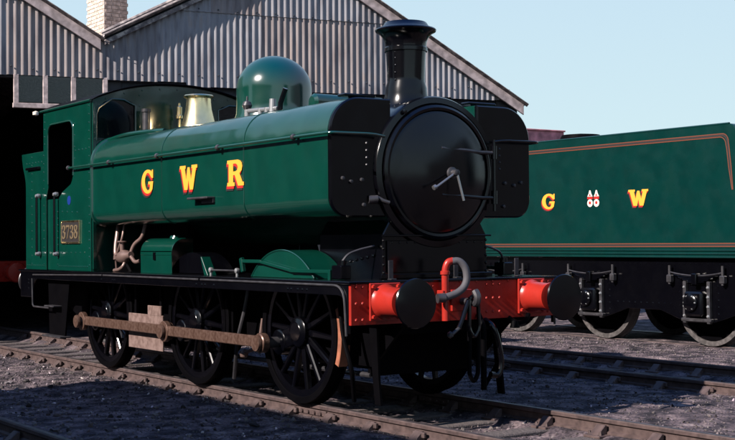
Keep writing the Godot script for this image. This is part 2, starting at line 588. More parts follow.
func build_stones() -> void:
	for kind in 3:
		var n: int = [22000, 8000, 620][kind]
		var mm := MultiMesh.new()
		mm.transform_format = MultiMesh.TRANSFORM_3D
		mm.use_colors = true
		mm.mesh = pebble(100 + kind)
		mm.instance_count = n
		for i in n:
			var x := rng.randf_range(-11.5, 3.5)
			var z := rng.randf_range(-7.3, 4.4)
			var s: float = [rng.randf_range(0.004, 0.010), rng.randf_range(0.009, 0.02), (rng.randf_range(0.009, 0.02) if i % 4 == 0 else rng.randf_range(0.014, 0.04))][kind]
			if kind == 2 and i % 3 > 0:
				z = rng.randf_range(0.85, 3.2)
			var b := Basis(Vector3(rng.randf_range(-1, 1), rng.randf_range(-1, 1), rng.randf_range(-1, 1)).normalized(), rng.randf() * TAU) * Basis.from_scale(Vector3(s * rng.randf_range(0.8, 1.6), s * 0.7, s))
			mm.set_instance_transform(i, Transform3D(b, Vector3(x, ground_y(x, z) + s * 0.25, z)))
			var g: float = [rng.randf_range(0.02, 0.11), rng.randf_range(0.02, 0.13), (rng.randf_range(0.2, 0.5) if i % 4 == 0 else rng.randf_range(0.015, 0.12))][kind]
			mm.set_instance_color(i, Color(g, g * rng.randf_range(0.8, 0.9), g * rng.randf_range(0.8, 0.92)))
		var o := MultiMeshInstance3D.new()
		o.multimesh = mm
		o.material_override = M.stone
		o.name = ["cinders", "ballast_stones", "clinker_lumps"][kind]
		add_child(o)
		tag(o, ["fine dark cinders strewn over the yard", "grey ballast stones strewn over the yard", "scattered dark clinker lumps and pale stones on the ash"][kind], ["cinders", "ballast", "stones"][kind], "", "stuff")

# ------------------------------------------------------------------ permanent way
func rail_shape(z: float, x0: float, x1: float) -> MB:
	var prof := [Vector2(-0.035, -0.008), Vector2(-0.03, 0), Vector2(0.03, 0), Vector2(0.035, -0.008), Vector2(0.034, -0.036), Vector2(0.011, -0.05), Vector2(0.009, -0.105), Vector2(0.034, -0.118), Vector2(0.034, -0.14), Vector2(-0.034, -0.14), Vector2(-0.034, -0.118), Vector2(-0.009, -0.105), Vector2(-0.011, -0.05), Vector2(-0.034, -0.036)]
	var q := []
	for v in prof: q.append(v + Vector2(z, 0))
	return MB.new().prism(q, "x", x0, x1)

func chair_mesh() -> ArrayMesh:
	var b := MB.new()
	b.box(Vector3(0, -0.15, 0), Vector3(0.20, 0.03, 0.36), 0.008)
	for s in [-1, 1]:
		b.prism([Vector2(s * 0.155, -0.136), Vector2(s * 0.036, -0.136), Vector2(s * 0.030, -0.055), Vector2(s * 0.058, -0.052)], "x", -0.055, 0.055, 0.006)
		b.cyl(Vector3(-0.068 * s, -0.137, 0.13 * s), Vector3(-0.068 * s, -0.105, 0.13 * s), 0.018, 0.012, 6)
		b.cyl(Vector3(0.068 * s, -0.137, 0.13 * s), Vector3(0.068 * s, -0.105, 0.13 * s), 0.018, 0.012, 6)
	b.box(Vector3(0.01, -0.085, 0.055), Vector3(0.17, 0.05, 0.03), 0.006)
	return b.mesh(0.0)

func build_tracks() -> void:
	var chair := chair_mesh()
	var sl := []
	for k in 3:
		sl.append(MB.new().box(Vector3.ZERO, Vector3(0.25, 0.13, 2.6), 0.012).mesh(0.0))
	var roads := [[0.0, "railway track of bullhead rails under the green pannier locomotive"], [-4.55, "empty railway track between the two green engines"], [-8.32, "railway track under the green tender, sunk in the ash"], [4.33, "railway track at the bottom left corner, nearest the viewer"]]
	for k in roads.size():
		var zc: float = roads[k][0]
		var t := thing("railway_track", Vector3(-4, -0.14, zc), roads[k][1], "railway track", "roads of the yard", "structure")
		for s in [-1, 1]:
			var z: float = zc + s * 0.7525
			var joint := -1.36 if k == 0 else -2.9 - k
			for seg in [[-26.0, joint - 0.006], [joint + 0.006, 14.0]]:
				var ra := part(t, "rail", rail_shape(z, seg[0], seg[1]), M.rail, 20.0)
				# the bright band where wheels run
				part(ra, "running_surface", MB.new().box(Vector3((seg[0] + seg[1]) * 0.5, 0.0012, z), Vector3(seg[1] - seg[0], 0.0024, 0.05)), M.railhead, 0.0)
			var fp := MB.new()
			for side in [-1, 1]:
				fp.box(Vector3(joint, -0.078, z + side * 0.022), Vector3(0.5, 0.055, 0.022), 0.005)
				for q in 4:
					fp.cyl(Vector3(joint - 0.17 + q * 0.113, -0.078, z + side * 0.03), Vector3(joint - 0.17 + q * 0.113, -0.078, z + side * 0.052), 0.016, 0.016, 6)
			part(t, "fishplate", fp, M.rail, 0.0)
		if k == 2: continue                    # buried in ash
		var x := -13.6
		var i := 0
		while x < (6.0 if k < 2 else 3.0):
			var jit := rng.randf_range(-0.03, 0.03)
			copy_of(t, "sleeper", sl[i % 3], M.sleeper, Vector3(x + jit, -0.221 + rng.randf_range(-0.006, 0.004), zc), Basis(Vector3.UP, rng.randf_range(-0.015, 0.015)))
			for s in [-1, 1]:
				copy_of(t, "rail_chair", chair, M.rail, Vector3(x + jit, 0, zc + s * 0.7525), Basis(Vector3.UP, 0.0 if s > 0 else PI))
			x += 0.70
			i += 1

# ------------------------------------------------------------------ shed
const SX := -12.0
const YV := 5.12
func corrugated(z0: float, z1: float, low: Callable, high: Callable, x: float) -> MB:
	# wavy sheet in the plane of x; z runs downwards from z0 to z1
	var b := MB.new()
	var pitch := 0.122
	var n := int(ceil((z0 - z1) / (pitch / 8.0)))
	var f := []
	for i in n + 1:
		var z := lerpf(z0, z1, float(i) / n)
		var d := 0.0115 * sin(TAU * z / pitch)
		f.append([Vector3(x + d, low.call(z), z), Vector3(x + d, high.call(z), z)])
	for i in n:
		b.quad(f[i][0], f[i + 1][0], f[i + 1][1], f[i][1])
		var k := Vector3(-0.008, 0, 0)
		b.quad(f[i][1] + k, f[i + 1][1] + k, f[i + 1][0] + k, f[i][0] + k)
		b.quad(f[i][0] + k, f[i + 1][0] + k, f[i + 1][0], f[i][0])
	return b

func build_shed() -> void:
	var shed := thing("engine_shed", Vector3(-24, 0, -2), "grey corrugated engine shed with twin gables behind the locomotive", "building")
	var zv := -1.45
	var top := func(z: float) -> float:
		if z > zv: return minf(YV + 0.60 * (z - zv), YV + 0.60 * (8.05 - z))
		return minf(YV + 0.515 * (zv - z), 4.39 + 0.58 * (z + 9.72))
	var bottom := func(zz: float) -> float: return 4.47 if zz > -2.95 else 4.395
	# gable sheets, each as wide as six corrugations, the row above lapping over the row below
	var z := 8.0
	var i := 0
	while z > -9.7:
		var z1 := maxf(z - 0.976, -9.7)
		if z > zv and z1 < zv: z1 = zv
		var sag := rng.randf_range(-0.012, 0.012)
		var low_l := func(zz: float) -> float: return bottom.call(zz) + sag
		var hi_l := func(zz: float) -> float: return minf(5.84, top.call(zz))
		part(shed, "corrugated_sheet", corrugated(z, z1, low_l, hi_l, SX + 0.004 * (i % 2) + rng.randf_range(-0.002, 0.002)), [M.sheet, M.sheet_warm, M.sheet, M.sheet_dark, M.sheet_warm][(i * 7 + 3) % 5], 60.0)
		var mx := maxf(top.call(z), maxf(top.call(z1), top.call((z + z1) * 0.5)))
		if mx > 5.87:
			var lo_u := func(zz: float) -> float: return minf(5.76, top.call(zz) - 0.001)
			part(shed, "corrugated_sheet", corrugated(z, z1, lo_u, top, SX + 0.014 + 0.004 * (i % 2)), [M.sheet, M.sheet_dark, M.sheet_warm, M.sheet, M.sheet][(i * 3 + 1) % 5], 60.0)
		z = z1
		i += 1
	# bolts
	var bo := MB.new()
	for row in [4.61, 5.80]:
		var zz := 7.8
		while zz > -9.6:
			if top.call(zz) > row + 0.1:
				bo.lathe([Vector2(0, 0), Vector2(0.016, 0), Vector2(0.013, 0.016), Vector2(0, 0.02)], Vector3(SX + 0.014, row + rng.randf_range(-0.02, 0.02), zz), Vector3.RIGHT, 6)
			zz -= 0.366
	stuff(part(shed, "sheet_bolts", bo, M.dark_timber))
	# barge boards
	for s in [[8.05, 3.3, 0], [3.3, zv + 0.05, 1], [zv - 0.02, -5.17, 2], [-5.17, -9.88, 3]]:
		var a: float = s[0]; var b: float = s[1]
		var ya: float = top.call(clampf(a, -9.72, 8.0)); var yb: float = top.call(clampf(b, -9.72, 8.0))
		if s[2] == 3: yb = top.call(-5.17) - 0.58 * 4.71
		var h0 := 0.02; var h1 := -0.19
		if s[2] == 2: h1 = -0.07
		part(shed, "barge_board", MB.new().prism([Vector2(a, ya + h0), Vector2(b, yb + h0), Vector2(b, yb + h1), Vector2(a, ya + h1)], "x", SX + 0.04, SX + 0.085, 0.006), M.board if s[2] != 2 else M.roof, 0.0)
	# roof sheets, wavy along the slope, seen edge-on in the valley
	for s in [[8.2, 3.3], [3.3, zv], [zv, -5.17], [-5.17, -9.95]]:
		var a: float = s[0]; var b: float = s[1]
		var ya: float = top.call(clampf(a, -9.72, 8.0)) + 0.03; var yb: float = top.call(clampf(b, -9.72, 8.0)) + 0.03
		if a > 8.0: ya -= 0.1
		if b < -9.9: yb -= 0.12
		var lift := 0.06 if s[0] == zv else 0.0
		var q := 0
		var xr := SX + 0.16
		while xr > -38.0:
			var rb := MB.new()
			var xe := maxf(xr - 2.2, -38.0)
			var wn := 28
			var pa := []
			for k in wn + 1:
				var x := lerpf(xr, xe, float(k) / wn)
				var d := 0.022 * sin(TAU * x / 0.165) + lift + 0.006 * (q % 2)
				pa.append([Vector3(x, ya + d, a), Vector3(x, yb + d, b)])
			for k in wn:
				rb.quad(pa[k][0], pa[k][1], pa[k + 1][1], pa[k + 1][0])
				var dn := Vector3(0, -0.012, 0)
				rb.quad(pa[k + 1][0] + dn, pa[k + 1][1] + dn, pa[k][1] + dn, pa[k][0] + dn)
			var dd := Vector3(0, -0.012, 0)
			rb.quad(pa[0][0] + dd, pa[0][1] + dd, pa[0][1], pa[0][0])
			part(shed, "roof_sheet", rb, M.roof, 60.0)
			xr = xe + (0.1 if xe > -37.9 else 0.0)
			q += 1
	for sl in [[8.0, 3.3], [3.3, zv], [zv, -5.17], [-5.17, -9.7]]:
		var h := 0.10 if sl[0] == zv else 0.045
		var ta: float = top.call(sl[0]); var tb: float = top.call(sl[1])
		part(shed, "verge_timber", MB.new().prism([Vector2(sl[0], ta - 0.16), Vector2(sl[1], tb - 0.16), Vector2(sl[1], tb + h), Vector2(sl[0], ta + h)], "x", SX - 0.12, SX - 0.04), M.dark_timber, 0.0)
	for rz in [3.3, -5.17]:
		part(shed, "ridge_cap", MB.new().tube([Vector3(SX + 0.1, top.call(rz) + 0.06, rz), Vector3(-38.0, top.call(rz) + 0.06, rz)], 0.10, 8), M.roof)
	part(shed, "valley_gutter", MB.new().box(Vector3(-24.95, YV + 0.02, zv), Vector3(25.8, 0.17, 0.30)), M.roof, 0.0)
	# timber verge rolls on the weathered slope
	for h in [0.10, 0.17]:
		part(shed, "verge_roll", MB.new().tube([Vector3(SX + 0.02 - h * 1.5, YV + h + 0.02, zv - 0.02), Vector3(SX + 0.02 - h * 1.5, YV + 0.515 * 3.72 + h + 0.02, -5.17)], 0.035, 7), M.roof)
	# beam under the sheets, posts, transom lights
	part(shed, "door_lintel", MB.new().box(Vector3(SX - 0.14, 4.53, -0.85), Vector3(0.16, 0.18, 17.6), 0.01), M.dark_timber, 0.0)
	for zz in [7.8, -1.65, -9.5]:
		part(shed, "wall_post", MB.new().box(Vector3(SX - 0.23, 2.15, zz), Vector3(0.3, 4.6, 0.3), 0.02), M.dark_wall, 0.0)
	var tl := group_node(shed, "transom_window", Vector3(SX, 4.1, -0.8))
	for zz in [0.03, -0.46, -0.94, -1.49]:
		part(tl, "glazing_bar", MB.new().box(Vector3(SX - 0.02, 4.245, zz), Vector3(0.06, 0.49, 0.085), 0.006), M.frame, 0.0)
	part(tl, "bottom_rail", MB.new().box(Vector3(SX - 0.02, 3.96, -0.73), Vector3(0.07, 0.085, 1.63), 0.006), M.frame, 0.0)
	for pr in [[-0.015, -0.415], [-0.505, -0.895], [-0.985, -1.445]]:
		part(tl, "pane", MB.new().box(Vector3(SX - 0.02, 4.245, (pr[0] + pr[1]) * 0.5), Vector3(0.006, 0.45, pr[0] - pr[1])), M.glass, 0.0)
	part(tl, "lamp_bracket", MB.new().lathe([Vector2(0, 0), Vector2(0.05, 0.02), Vector2(0.05, 0.07), Vector2(0, 0.09)], Vector3(SX + 0.02, 3.78, -0.29), Vector3.UP, 10), M.cream)
	# closed doors of the right-hand bay
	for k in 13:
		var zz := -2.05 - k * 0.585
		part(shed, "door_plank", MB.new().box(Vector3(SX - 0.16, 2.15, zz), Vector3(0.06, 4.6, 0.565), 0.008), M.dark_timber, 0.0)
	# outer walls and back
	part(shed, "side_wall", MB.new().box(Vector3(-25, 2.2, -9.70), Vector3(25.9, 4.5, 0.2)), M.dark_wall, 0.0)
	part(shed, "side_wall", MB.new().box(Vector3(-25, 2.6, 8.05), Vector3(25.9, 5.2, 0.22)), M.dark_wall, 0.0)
	part(shed, "back_wall", MB.new().prism([Vector2(8.1, -0.2), Vector2(8.1, 5.3), Vector2(3.3, 8.1), Vector2(zv, 5.3), Vector2(-5.17, 7.2), Vector2(-9.7, 4.5), Vector2(-9.7, -0.2)], "x", -37.9, -37.5), M.dark_wall, 0.0)
	# the shed stands a little askew to the tracks
	var pivot := Vector3(SX, 0, 0.3)
	var turn := Basis(Vector3.UP, deg_to_rad(-11.0))
	shed.transform = Transform3D(turn, pivot + turn * (shed.position - pivot))
	# brick chimney standing in the valley
	var ch := thing("chimney_stack", Vector3(-15.45, 5.3, -3.12), "cream and brown brick chimney stack rising from the shed roof valley", "chimney")
	part(ch, "core", MB.new().box(Vector3(-15.45, 6.8, -3.12), Vector3(0.88, 3.2, 0.50)), M.mortar, 0.0)
	var bl := MB.new().box(Vector3.ZERO, Vector3(0.205, 0.066, 0.03), 0.004).mesh(0.0)
	var bs := MB.new().box(Vector3.ZERO, Vector3(0.03, 0.066, 0.155), 0.004).mesh(0.0)
	for row in 22:
		var y := 5.62 + row * 0.078
		var sh := 0.0 if row % 2 == 0 else 0.11
		for c in 4:
			copy_of(ch, "brick", bl, M.brick_cream, Vector3(-15.77 + c * 0.216 - sh * 0.4, y + rng.randf_range(-0.002, 0.002), -2.875))
			if c < 3: copy_of(ch, "brick", bs, M.brick, Vector3(-15.01, y + rng.randf_range(-0.002, 0.002), -3.275 + c * 0.168 - sh * 0.3))

func build_far_things() -> void:
	# a red building far behind the tender
	var h := thing("red_store", Vector3(-20.5, 0, -17.6), "far red painted store with flat top behind the tender", "building")
	part(h, "wall", MB.new().box(Vector3(-20.5, 2.42, -17.6), Vector3(3.0, 4.84, 3.4), 0.02), M.red_wall, 0.0)
	part(h, "roof_edge", MB.new().box(Vector3(-20.5, 4.86, -17.6), Vector3(3.06, 0.05, 3.46), 0.01), M.red_wall, 0.0)
	part(h, "door", MB.new().box(Vector3(-18.98, 1.1, -17.6), Vector3(0.05, 2.2, 1.2), 0.01), M.dark_timber, 0.0)
	# a dark warehouse out to the right, which the engine's front end mirrors
	var wh := thing("warehouse", Vector3(36, 0, -26), "long dark warehouse beyond the right of the yard", "building")
	part(wh, "wall", MB.new().box(Vector3(36, 5.4, -26), Vector3(50, 11.2, 12), 0.02), M.dark_timber, 0.0)
	part(wh, "roof", MB.new().prism([Vector2(-32.4, 11.0), Vector2(-26, 13.4), Vector2(-19.6, 11.0)], "x", 10.8, 61.2), M.roof, 0.0)
	# a long dark shed off to the left, which the paintwork of the engine's side mirrors
	var c := thing("carriage_shed", Vector3(-38, 0, 23), "long dark carriage shed far out to the left", "building")
	part(c, "wall", MB.new().box(Vector3(-38, 3.4, 23), Vector3(44, 7.2, 10), 0.02), M.dark_timber, 0.0)
	part(c, "roof", MB.new().prism([Vector2(17.6, 7.0), Vector2(23, 9.2), Vector2(28.4, 7.0)], "x", -60.2, -15.8), M.roof, 0.0)
	# the store behind the viewer whose shade lies over the foreground
	var s := thing("goods_store", Vector3(1.5, 0, 12.0), "brick goods store behind the viewer, its shade on the foreground", "building")
	part(s, "wall", MB.new().box(Vector3(1.5, 2.64, 12.0), Vector3(13.3, 5.68, 5.0), 0.02), M.brick, 0.0)
	part(s, "roof", MB.new().box(Vector3(1.5, 5.55, 12.0), Vector3(13.5, 0.14, 5.2), 0.02), M.roof, 0.0)

func build_shed_locomotive() -> void:
	var t := thing("stabled_locomotive", Vector3(-18.30, 0, 0), "dark locomotive stabled inside the shed, left of the cab", "locomotive")
	part(t, "boiler", MB.new().lathe([Vector2(0, 0), Vector2(0.72, 0), Vector2(0.72, 5), Vector2(0, 5)], Vector3(-20.40, 2.45, 0), Vector3.RIGHT, 36), M.black)
	part(t, "smokebox", MB.new().lathe([Vector2(0, 0), Vector2(0.76, 0), Vector2(0.78, 0.5), Vector2(0.74, 0.56), Vector2(0.60, 0.58), Vector2(0.5, 0.66), Vector2(0, 0.72)], Vector3(-15.80, 2.45, 0), Vector3.RIGHT, 36), M.black)
	part(t, "chimney", MB.new().lathe([Vector2(0, 0), Vector2(0.26, 0), Vector2(0.2, 0.12), Vector2(0.21, 0.55), Vector2(0.3, 0.6), Vector2(0, 0.62)], Vector3(-15.60, 3.15, 0), Vector3.UP, 24), M.black)
	part(t, "running_plate", MB.new().box(Vector3(-18.10, 1.28, 0), Vector3(6.2, 0.05, 2.5), 0.01), M.sooty, 0.0)
	part(t, "frame", MB.new().box(Vector3(-18.10, 0.95, 0), Vector3(6.0, 0.6, 1.3), 0.01), M.sooty, 0.0)
	part(t, "saddle", MB.new().box(Vector3(-15.70, 1.55, 0), Vector3(0.9, 0.5, 1.2), 0.02), M.sooty, 0.0)
	part(t, "buffer_beam", MB.new().box(Vector3(-15.00, 1.07, 0), Vector3(0.05, 0.4, 2.45), 0.01), M.red, 0.0)
	for s in [-1, 1]:
		part(t, "buffer", MB.new().lathe([Vector2(0, 0), Vector2(0.13, 0), Vector2(0.12, 0.3), Vector2(0.06, 0.31), Vector2(0.06, 0.42), Vector2(0.2, 0.44), Vector2(0.18, 0.48), Vector2(0, 0.5)], Vector3(-14.97, 1.06, 0.87 * s), Vector3.RIGHT, 20), M.red)
		for x in [-16.4, -18.6, -20.8]:
			part(t, "wheel", MB.new().lathe([Vector2(0, 0), Vector2(0.705, 0), Vector2(0.705, 0.12), Vector2(0, 0.14)], Vector3(x, 0.705, s * 0.7), Vector3(0, 0, s), 28), M.sooty)
	part(t, "headlamp", MB.new().lathe([Vector2(0, 0), Vector2(0.07, 0), Vector2(0.07, 0.14), Vector2(0.04, 0.2), Vector2(0, 0.2)], Vector3(-15.05, 2.62, -0.5), Vector3.UP, 12), M.cream)

# ------------------------------------------------------------------ tender
const TZ := -7.15           # near side of the tender
func ribbon(b: MB, path: Array, w: float, z: float) -> void:
	var n := path.size()
	var l := []; var r := []
	for i in n:
		var a: Vector2 = path[maxi(i - 1, 0)]; var c: Vector2 = path[mini(i + 1, n - 1)]
		var d := (c - a).normalized()
		var nn := Vector2(-d.y, d.x) * w * 0.5
		var q: Vector2 = path[i]
		l.append(Vector3(q.x + nn.x, q.y + nn.y, z)); r.append(Vector3(q.x - nn.x, q.y - nn.y, z))
	for i in n - 1:
		b.quad(r[i], r[i + 1], l[i + 1], l[i])

func build_tender() -> void:
	var t := thing("locomotive_tender", Vector3(-5.5, 0, -8.32), "flat sided dark green tender lettered G W with a crest", "tender")
	var x0 := -8.4; var x1 := -2.60; var y0 := 1.31; var y1 := 3.24
	var outline := [Vector2(x0, y0), Vector2(x1, y0), Vector2(x1, y1 - 0.62)]
	outline += [Vector2(x1 - 0.015, y1 - 0.40), Vector2(x1 - 0.03, y1 - 0.22)]
	outline += arc(Vector2(x1 - 0.17, y1 - 0.14), 0.14, 0, 90, 8)
	outline += arc(Vector2(x0 + 0.14, y1 - 0.14), 0.14, 90, 180, 8)
	var body := part(t, "body", MB.new().prism(outline, "z", TZ, TZ - 2.4, 0.012), M.tender_green, 30.0)
	# lining: black between two orange lines, a panel inset from the edge
	var lining := func(d: float) -> Array:
		var q := [Vector2(x1 - 0.10 - d * 0.3, y1 - 0.95), Vector2(x1 - 0.125 - d, y1 - 0.62), Vector2(x1 - 0.155 - d, y1 - 0.36)]
		q += arc(Vector2(x1 - 0.28 - d, y1 - 0.25 - d), 0.11, 0, 90, 8)
		q += [Vector2(x0 + 0.2, y1 - 0.14 - d)]
		return q
	var bl := MB.new(); ribbon(bl, lining.call(0.02), 0.03, TZ + 0.003)
	part(body, "black_lining", bl, M.letter_black, 0.0)
	for d in [0.0, 0.045]:
		var ol := MB.new(); ribbon(ol, lining.call(d), 0.014, TZ + 0.005)
		part(body, "orange_lining", ol, M.orange, 0.0)
	for a in [[1.525, 0.014, 0], [1.503, 0.03, 1], [1.481, 0.014, 0]]:
		var ll := MB.new(); ribbon(ll, [Vector2(x0 + 0.1, a[0]), Vector2(x1 - 0.05, a[0])], a[1], TZ + (0.003 if a[2] else 0.005))
		part(body, "black_lining" if a[2] else "orange_lining", ll, M.letter_black if a[2] else M.orange, 0.0)
	for y in [1.425, 1.375, 1.325]:
		part(body, "beading", MB.new().tube([Vector3(x0, y, TZ + 0.004), Vector3(x1, y, TZ + 0.004)], 0.014, 8), M.tender_green)
	part(body, "top_beading", MB.new().tube([Vector3(x0 + 0.12, y1, TZ - 0.012), Vector3(x1 - 0.16, y1, TZ - 0.012)], 0.018, 8), M.tender_green)
	letter(t, "G", Vector3(-6.53, 2.235, TZ), 0.25, 1.1, 0.022)
	letter(t, "W", Vector3(-4.51, 2.235, TZ), 0.25, 1.1, 0.022)
	# crest: two shields side by side under two crowns
	var cr := group_node(t, "crest", Vector3(-5.49, 2.25, TZ))
	for s in [-1, 1]:
		var cx: float = -5.49 + s * 0.072
		part(cr, "crown", MB.new().prism([Vector2(cx - 0.058, 2.285), Vector2(cx + 0.058, 2.285), Vector2(cx + 0.030, 2.33), Vector2(cx + 0.012, 2.385), Vector2(cx - 0.012, 2.385), Vector2(cx - 0.030, 2.33)], "z", TZ, TZ + 0.006), M.cream, 0.0)
		part(cr, "crown_jewel", MB.new().prism([Vector2(cx - 0.02, 2.295), Vector2(cx + 0.02, 2.295), Vector2(cx, 2.335)], "z", TZ + 0.005, TZ + 0.009), M.letter_red, 0.0)
		part(cr, "red_ribbon", MB.new().box(Vector3(cx, 2.262, TZ + 0.003), Vector3(0.12, 0.036, 0.006)), M.letter_red, 0.0)
		part(cr, "shield", MB.new().prism(arc(Vector2(cx, 2.18), 0.062, 0, 360 - 24, 14), "z", TZ, TZ + 0.006), M.cream, 0.0)
		part(cr, "shield_charge", MB.new().prism(arc(Vector2(cx, 2.185), 0.026, 0, 360 - 36, 9), "z", TZ + 0.005, TZ + 0.009), M.letter_red, 0.0)
	# top fittings
	part(t, "water_filler", MB.new().lathe([Vector2(0, 0), Vector2(0.34, 0), Vector2(0.33, 0.10), Vector2(0.36, 0.13), Vector2(0.33, 0.19), Vector2(0, 0.22)], Vector3(-6.95, 3.23, -8.3), Vector3.UP, 28), M.sooty)
	# frames with slots between the wheels
	var wx := [-7.72, -5.60, -3.42]
	for side in 2:
		var z: float = TZ - 0.10 if side == 0 else TZ - 2.30
		var poly := [Vector2(-8.35, 1.305), Vector2(-8.35, 0.75)]
		for w in wx:
			poly += [Vector2(w - 0.75, 0.52), Vector2(w - 0.45, 0.42), Vector2(w - 0.24, 0.36), Vector2(w + 0.24, 0.36), Vector2(w + 0.45, 0.42), Vector2(w + 0.75, 0.52)]
		poly += [Vector2(-2.62, 0.75), Vector2(-2.62, 1.305)]
		var fr := part(t, "frame_plate", MB.new().prism(poly, "z", z - 0.015, z + 0.015, 0.004), M.black, 0.0)
		if side == 0:
			var rv := MB.new()
			rv.rivet_line(Vector3(-8.2, 1.22, z + 0.015), Vector3(-2.8, 1.22, z + 0.015), 0.11, Vector3.BACK, 0.013)
			for w in [-6.66, -4.51]:
				rv.rivet_line(Vector3(w - 0.55, 0.62, z + 0.015), Vector3(w + 0.55, 0.62, z + 0.015), 0.12, Vector3.BACK, 0.017)
			for w in wx:
				for s in [-1, 1]:
					rv.rivet_line(Vector3(w + s * 0.36, 0.5, z + 0.015), Vector3(w + s * 0.36, 1.0, z + 0.015), 0.10, Vector3.BACK, 0.017)
			stuff(part(fr, "rivets", rv, M.black))
	part(t, "well_tank", MB.new().box(Vector3(-5.5, 0.95, -8.35), Vector3(5.5, 0.65, 1.2)), M.sooty, 0.0)
	for w in wx:
		for s in [-1, 1]:
			var zc: float = -8.35 + s * 0.80
			var wh := group_node(t, "wheel", Vector3(w, 0.63, zc))
			part(wh, "tyre", MB.new().lathe([Vector2(0.63, 0.06), Vector2(0.635, -0.05), Vector2(0.66, -0.06), Vector2(0.66, -0.085), Vector2(0.56, -0.085), Vector2(0.56, 0.06)], Vector3(w, 0.63, zc), Vector3(0, 0, s), 40, true), M.tyre)
			part(wh, "disc", MB.new().lathe([Vector2(0, -0.05), Vector2(0.565, -0.05), Vector2(0.565, 0.03), Vector2(0.49, 0.035), Vector2(0.47, 0.0), Vector2(0.17, 0.0), Vector2(0.15, 0.06), Vector2(0, 0.06)], Vector3(w, 0.63, zc), Vector3(0, 0, s), 36), M.sooty)
		var ab := group_node(t, "axlebox", Vector3(w, 0.63, TZ))
		var z := TZ - 0.085
		part(ab, "casing", MB.new().box(Vector3(w, 0.64, z + 0.07), Vector3(0.34, 0.36, 0.16), 0.03), M.black)
		part(ab, "cover", MB.new().lathe([Vector2(0, 0), Vector2(0.13, 0), Vector2(0.13, 0.03), Vector2(0.10, 0.055), Vector2(0, 0.06)], Vector3(w - 0.02, 0.66, z + 0.15), Vector3.BACK, 20), M.black)
		part(ab, "horn_guide", MB.new().box(Vector3(w - 0.225, 0.66, z + 0.035), Vector3(0.06, 0.62, 0.07), 0.01).box(Vector3(w + 0.225, 0.66, z + 0.035), Vector3(0.06, 0.62, 0.07), 0.01).box(Vector3(w, 0.40, z + 0.04), Vector3(0.56, 0.05, 0.08), 0.01), M.worn)
		var bt := MB.new()
		for k in 4:
			bt.rivet(Vector3(w + 0.225, 0.46 + k * 0.14, z + 0.07), Vector3.BACK, 0.028)
			bt.rivet(Vector3(w - 0.225, 0.46 + k * 0.14, z + 0.07), Vector3.BACK, 0.024)
		for k in 6: bt.rivet(Vector3(w - 0.02 + 0.1 * cos(k * TAU / 6), 0.66 + 0.1 * sin(k * TAU / 6), z + 0.19), Vector3.BACK, 0.02)
		stuff(part(ab, "bolts", bt, M.steel_pale))
		# leaf spring with hangers, in front of the frame
		var sp := group_node(t, "leaf_spring", Vector3(w, 1.02, TZ))
		for k in 5:
			var half := 0.50 - k * 0.085
			var q := []
			for a in 9:
				var xx := lerpf(-half, half, a / 8.0)
				q.append(Vector3(w + xx, 1.10 - k * 0.024 - 0.05 * (1.0 - pow(xx / 0.5, 2)), z + 0.07))
			part(sp, "leaf", MB.new().tube(q, 0.012, 4), M.worn if k == 0 else M.black, 0.0)
		part(sp, "buckle", MB.new().box(Vector3(w, 1.0, z + 0.07), Vector3(0.10, 0.17, 0.11), 0.012), M.black)
		for s in [-1, 1]:
			part(sp, "hanger", MB.new().tube([Vector3(w + s * 0.5, 1.2, z + 0.07), Vector3(w + s * 0.5, 0.92, z + 0.07)], 0.02, 8).box(Vector3(w + s * 0.5, 1.0, z + 0.06), Vector3(0.09, 0.12, 0.09), 0.015), M.worn)
	for x in [-8.35, -2.65]:
		part(t, "end_beam", MB.new().box(Vector3(x, 1.08, -8.35), Vector3(0.04, 0.4, 2.36), 0.006), M.black, 0.0)

# ------------------------------------------------------------------ the pannier tank locomotive
func build_locomotive() -> void:
	var L := thing("pannier_tank_locomotive", Vector3(-4.2, 0, 0), "green pannier tank steam locomotive lettered GWR with red buffer beam", "locomotive")
	loco_frames(L)
	loco_front(L)
	loco_wheels(L)
	loco_boiler(L)
	loco_tanks(L)
	loco_cab(L)
	loco_footplate(L)

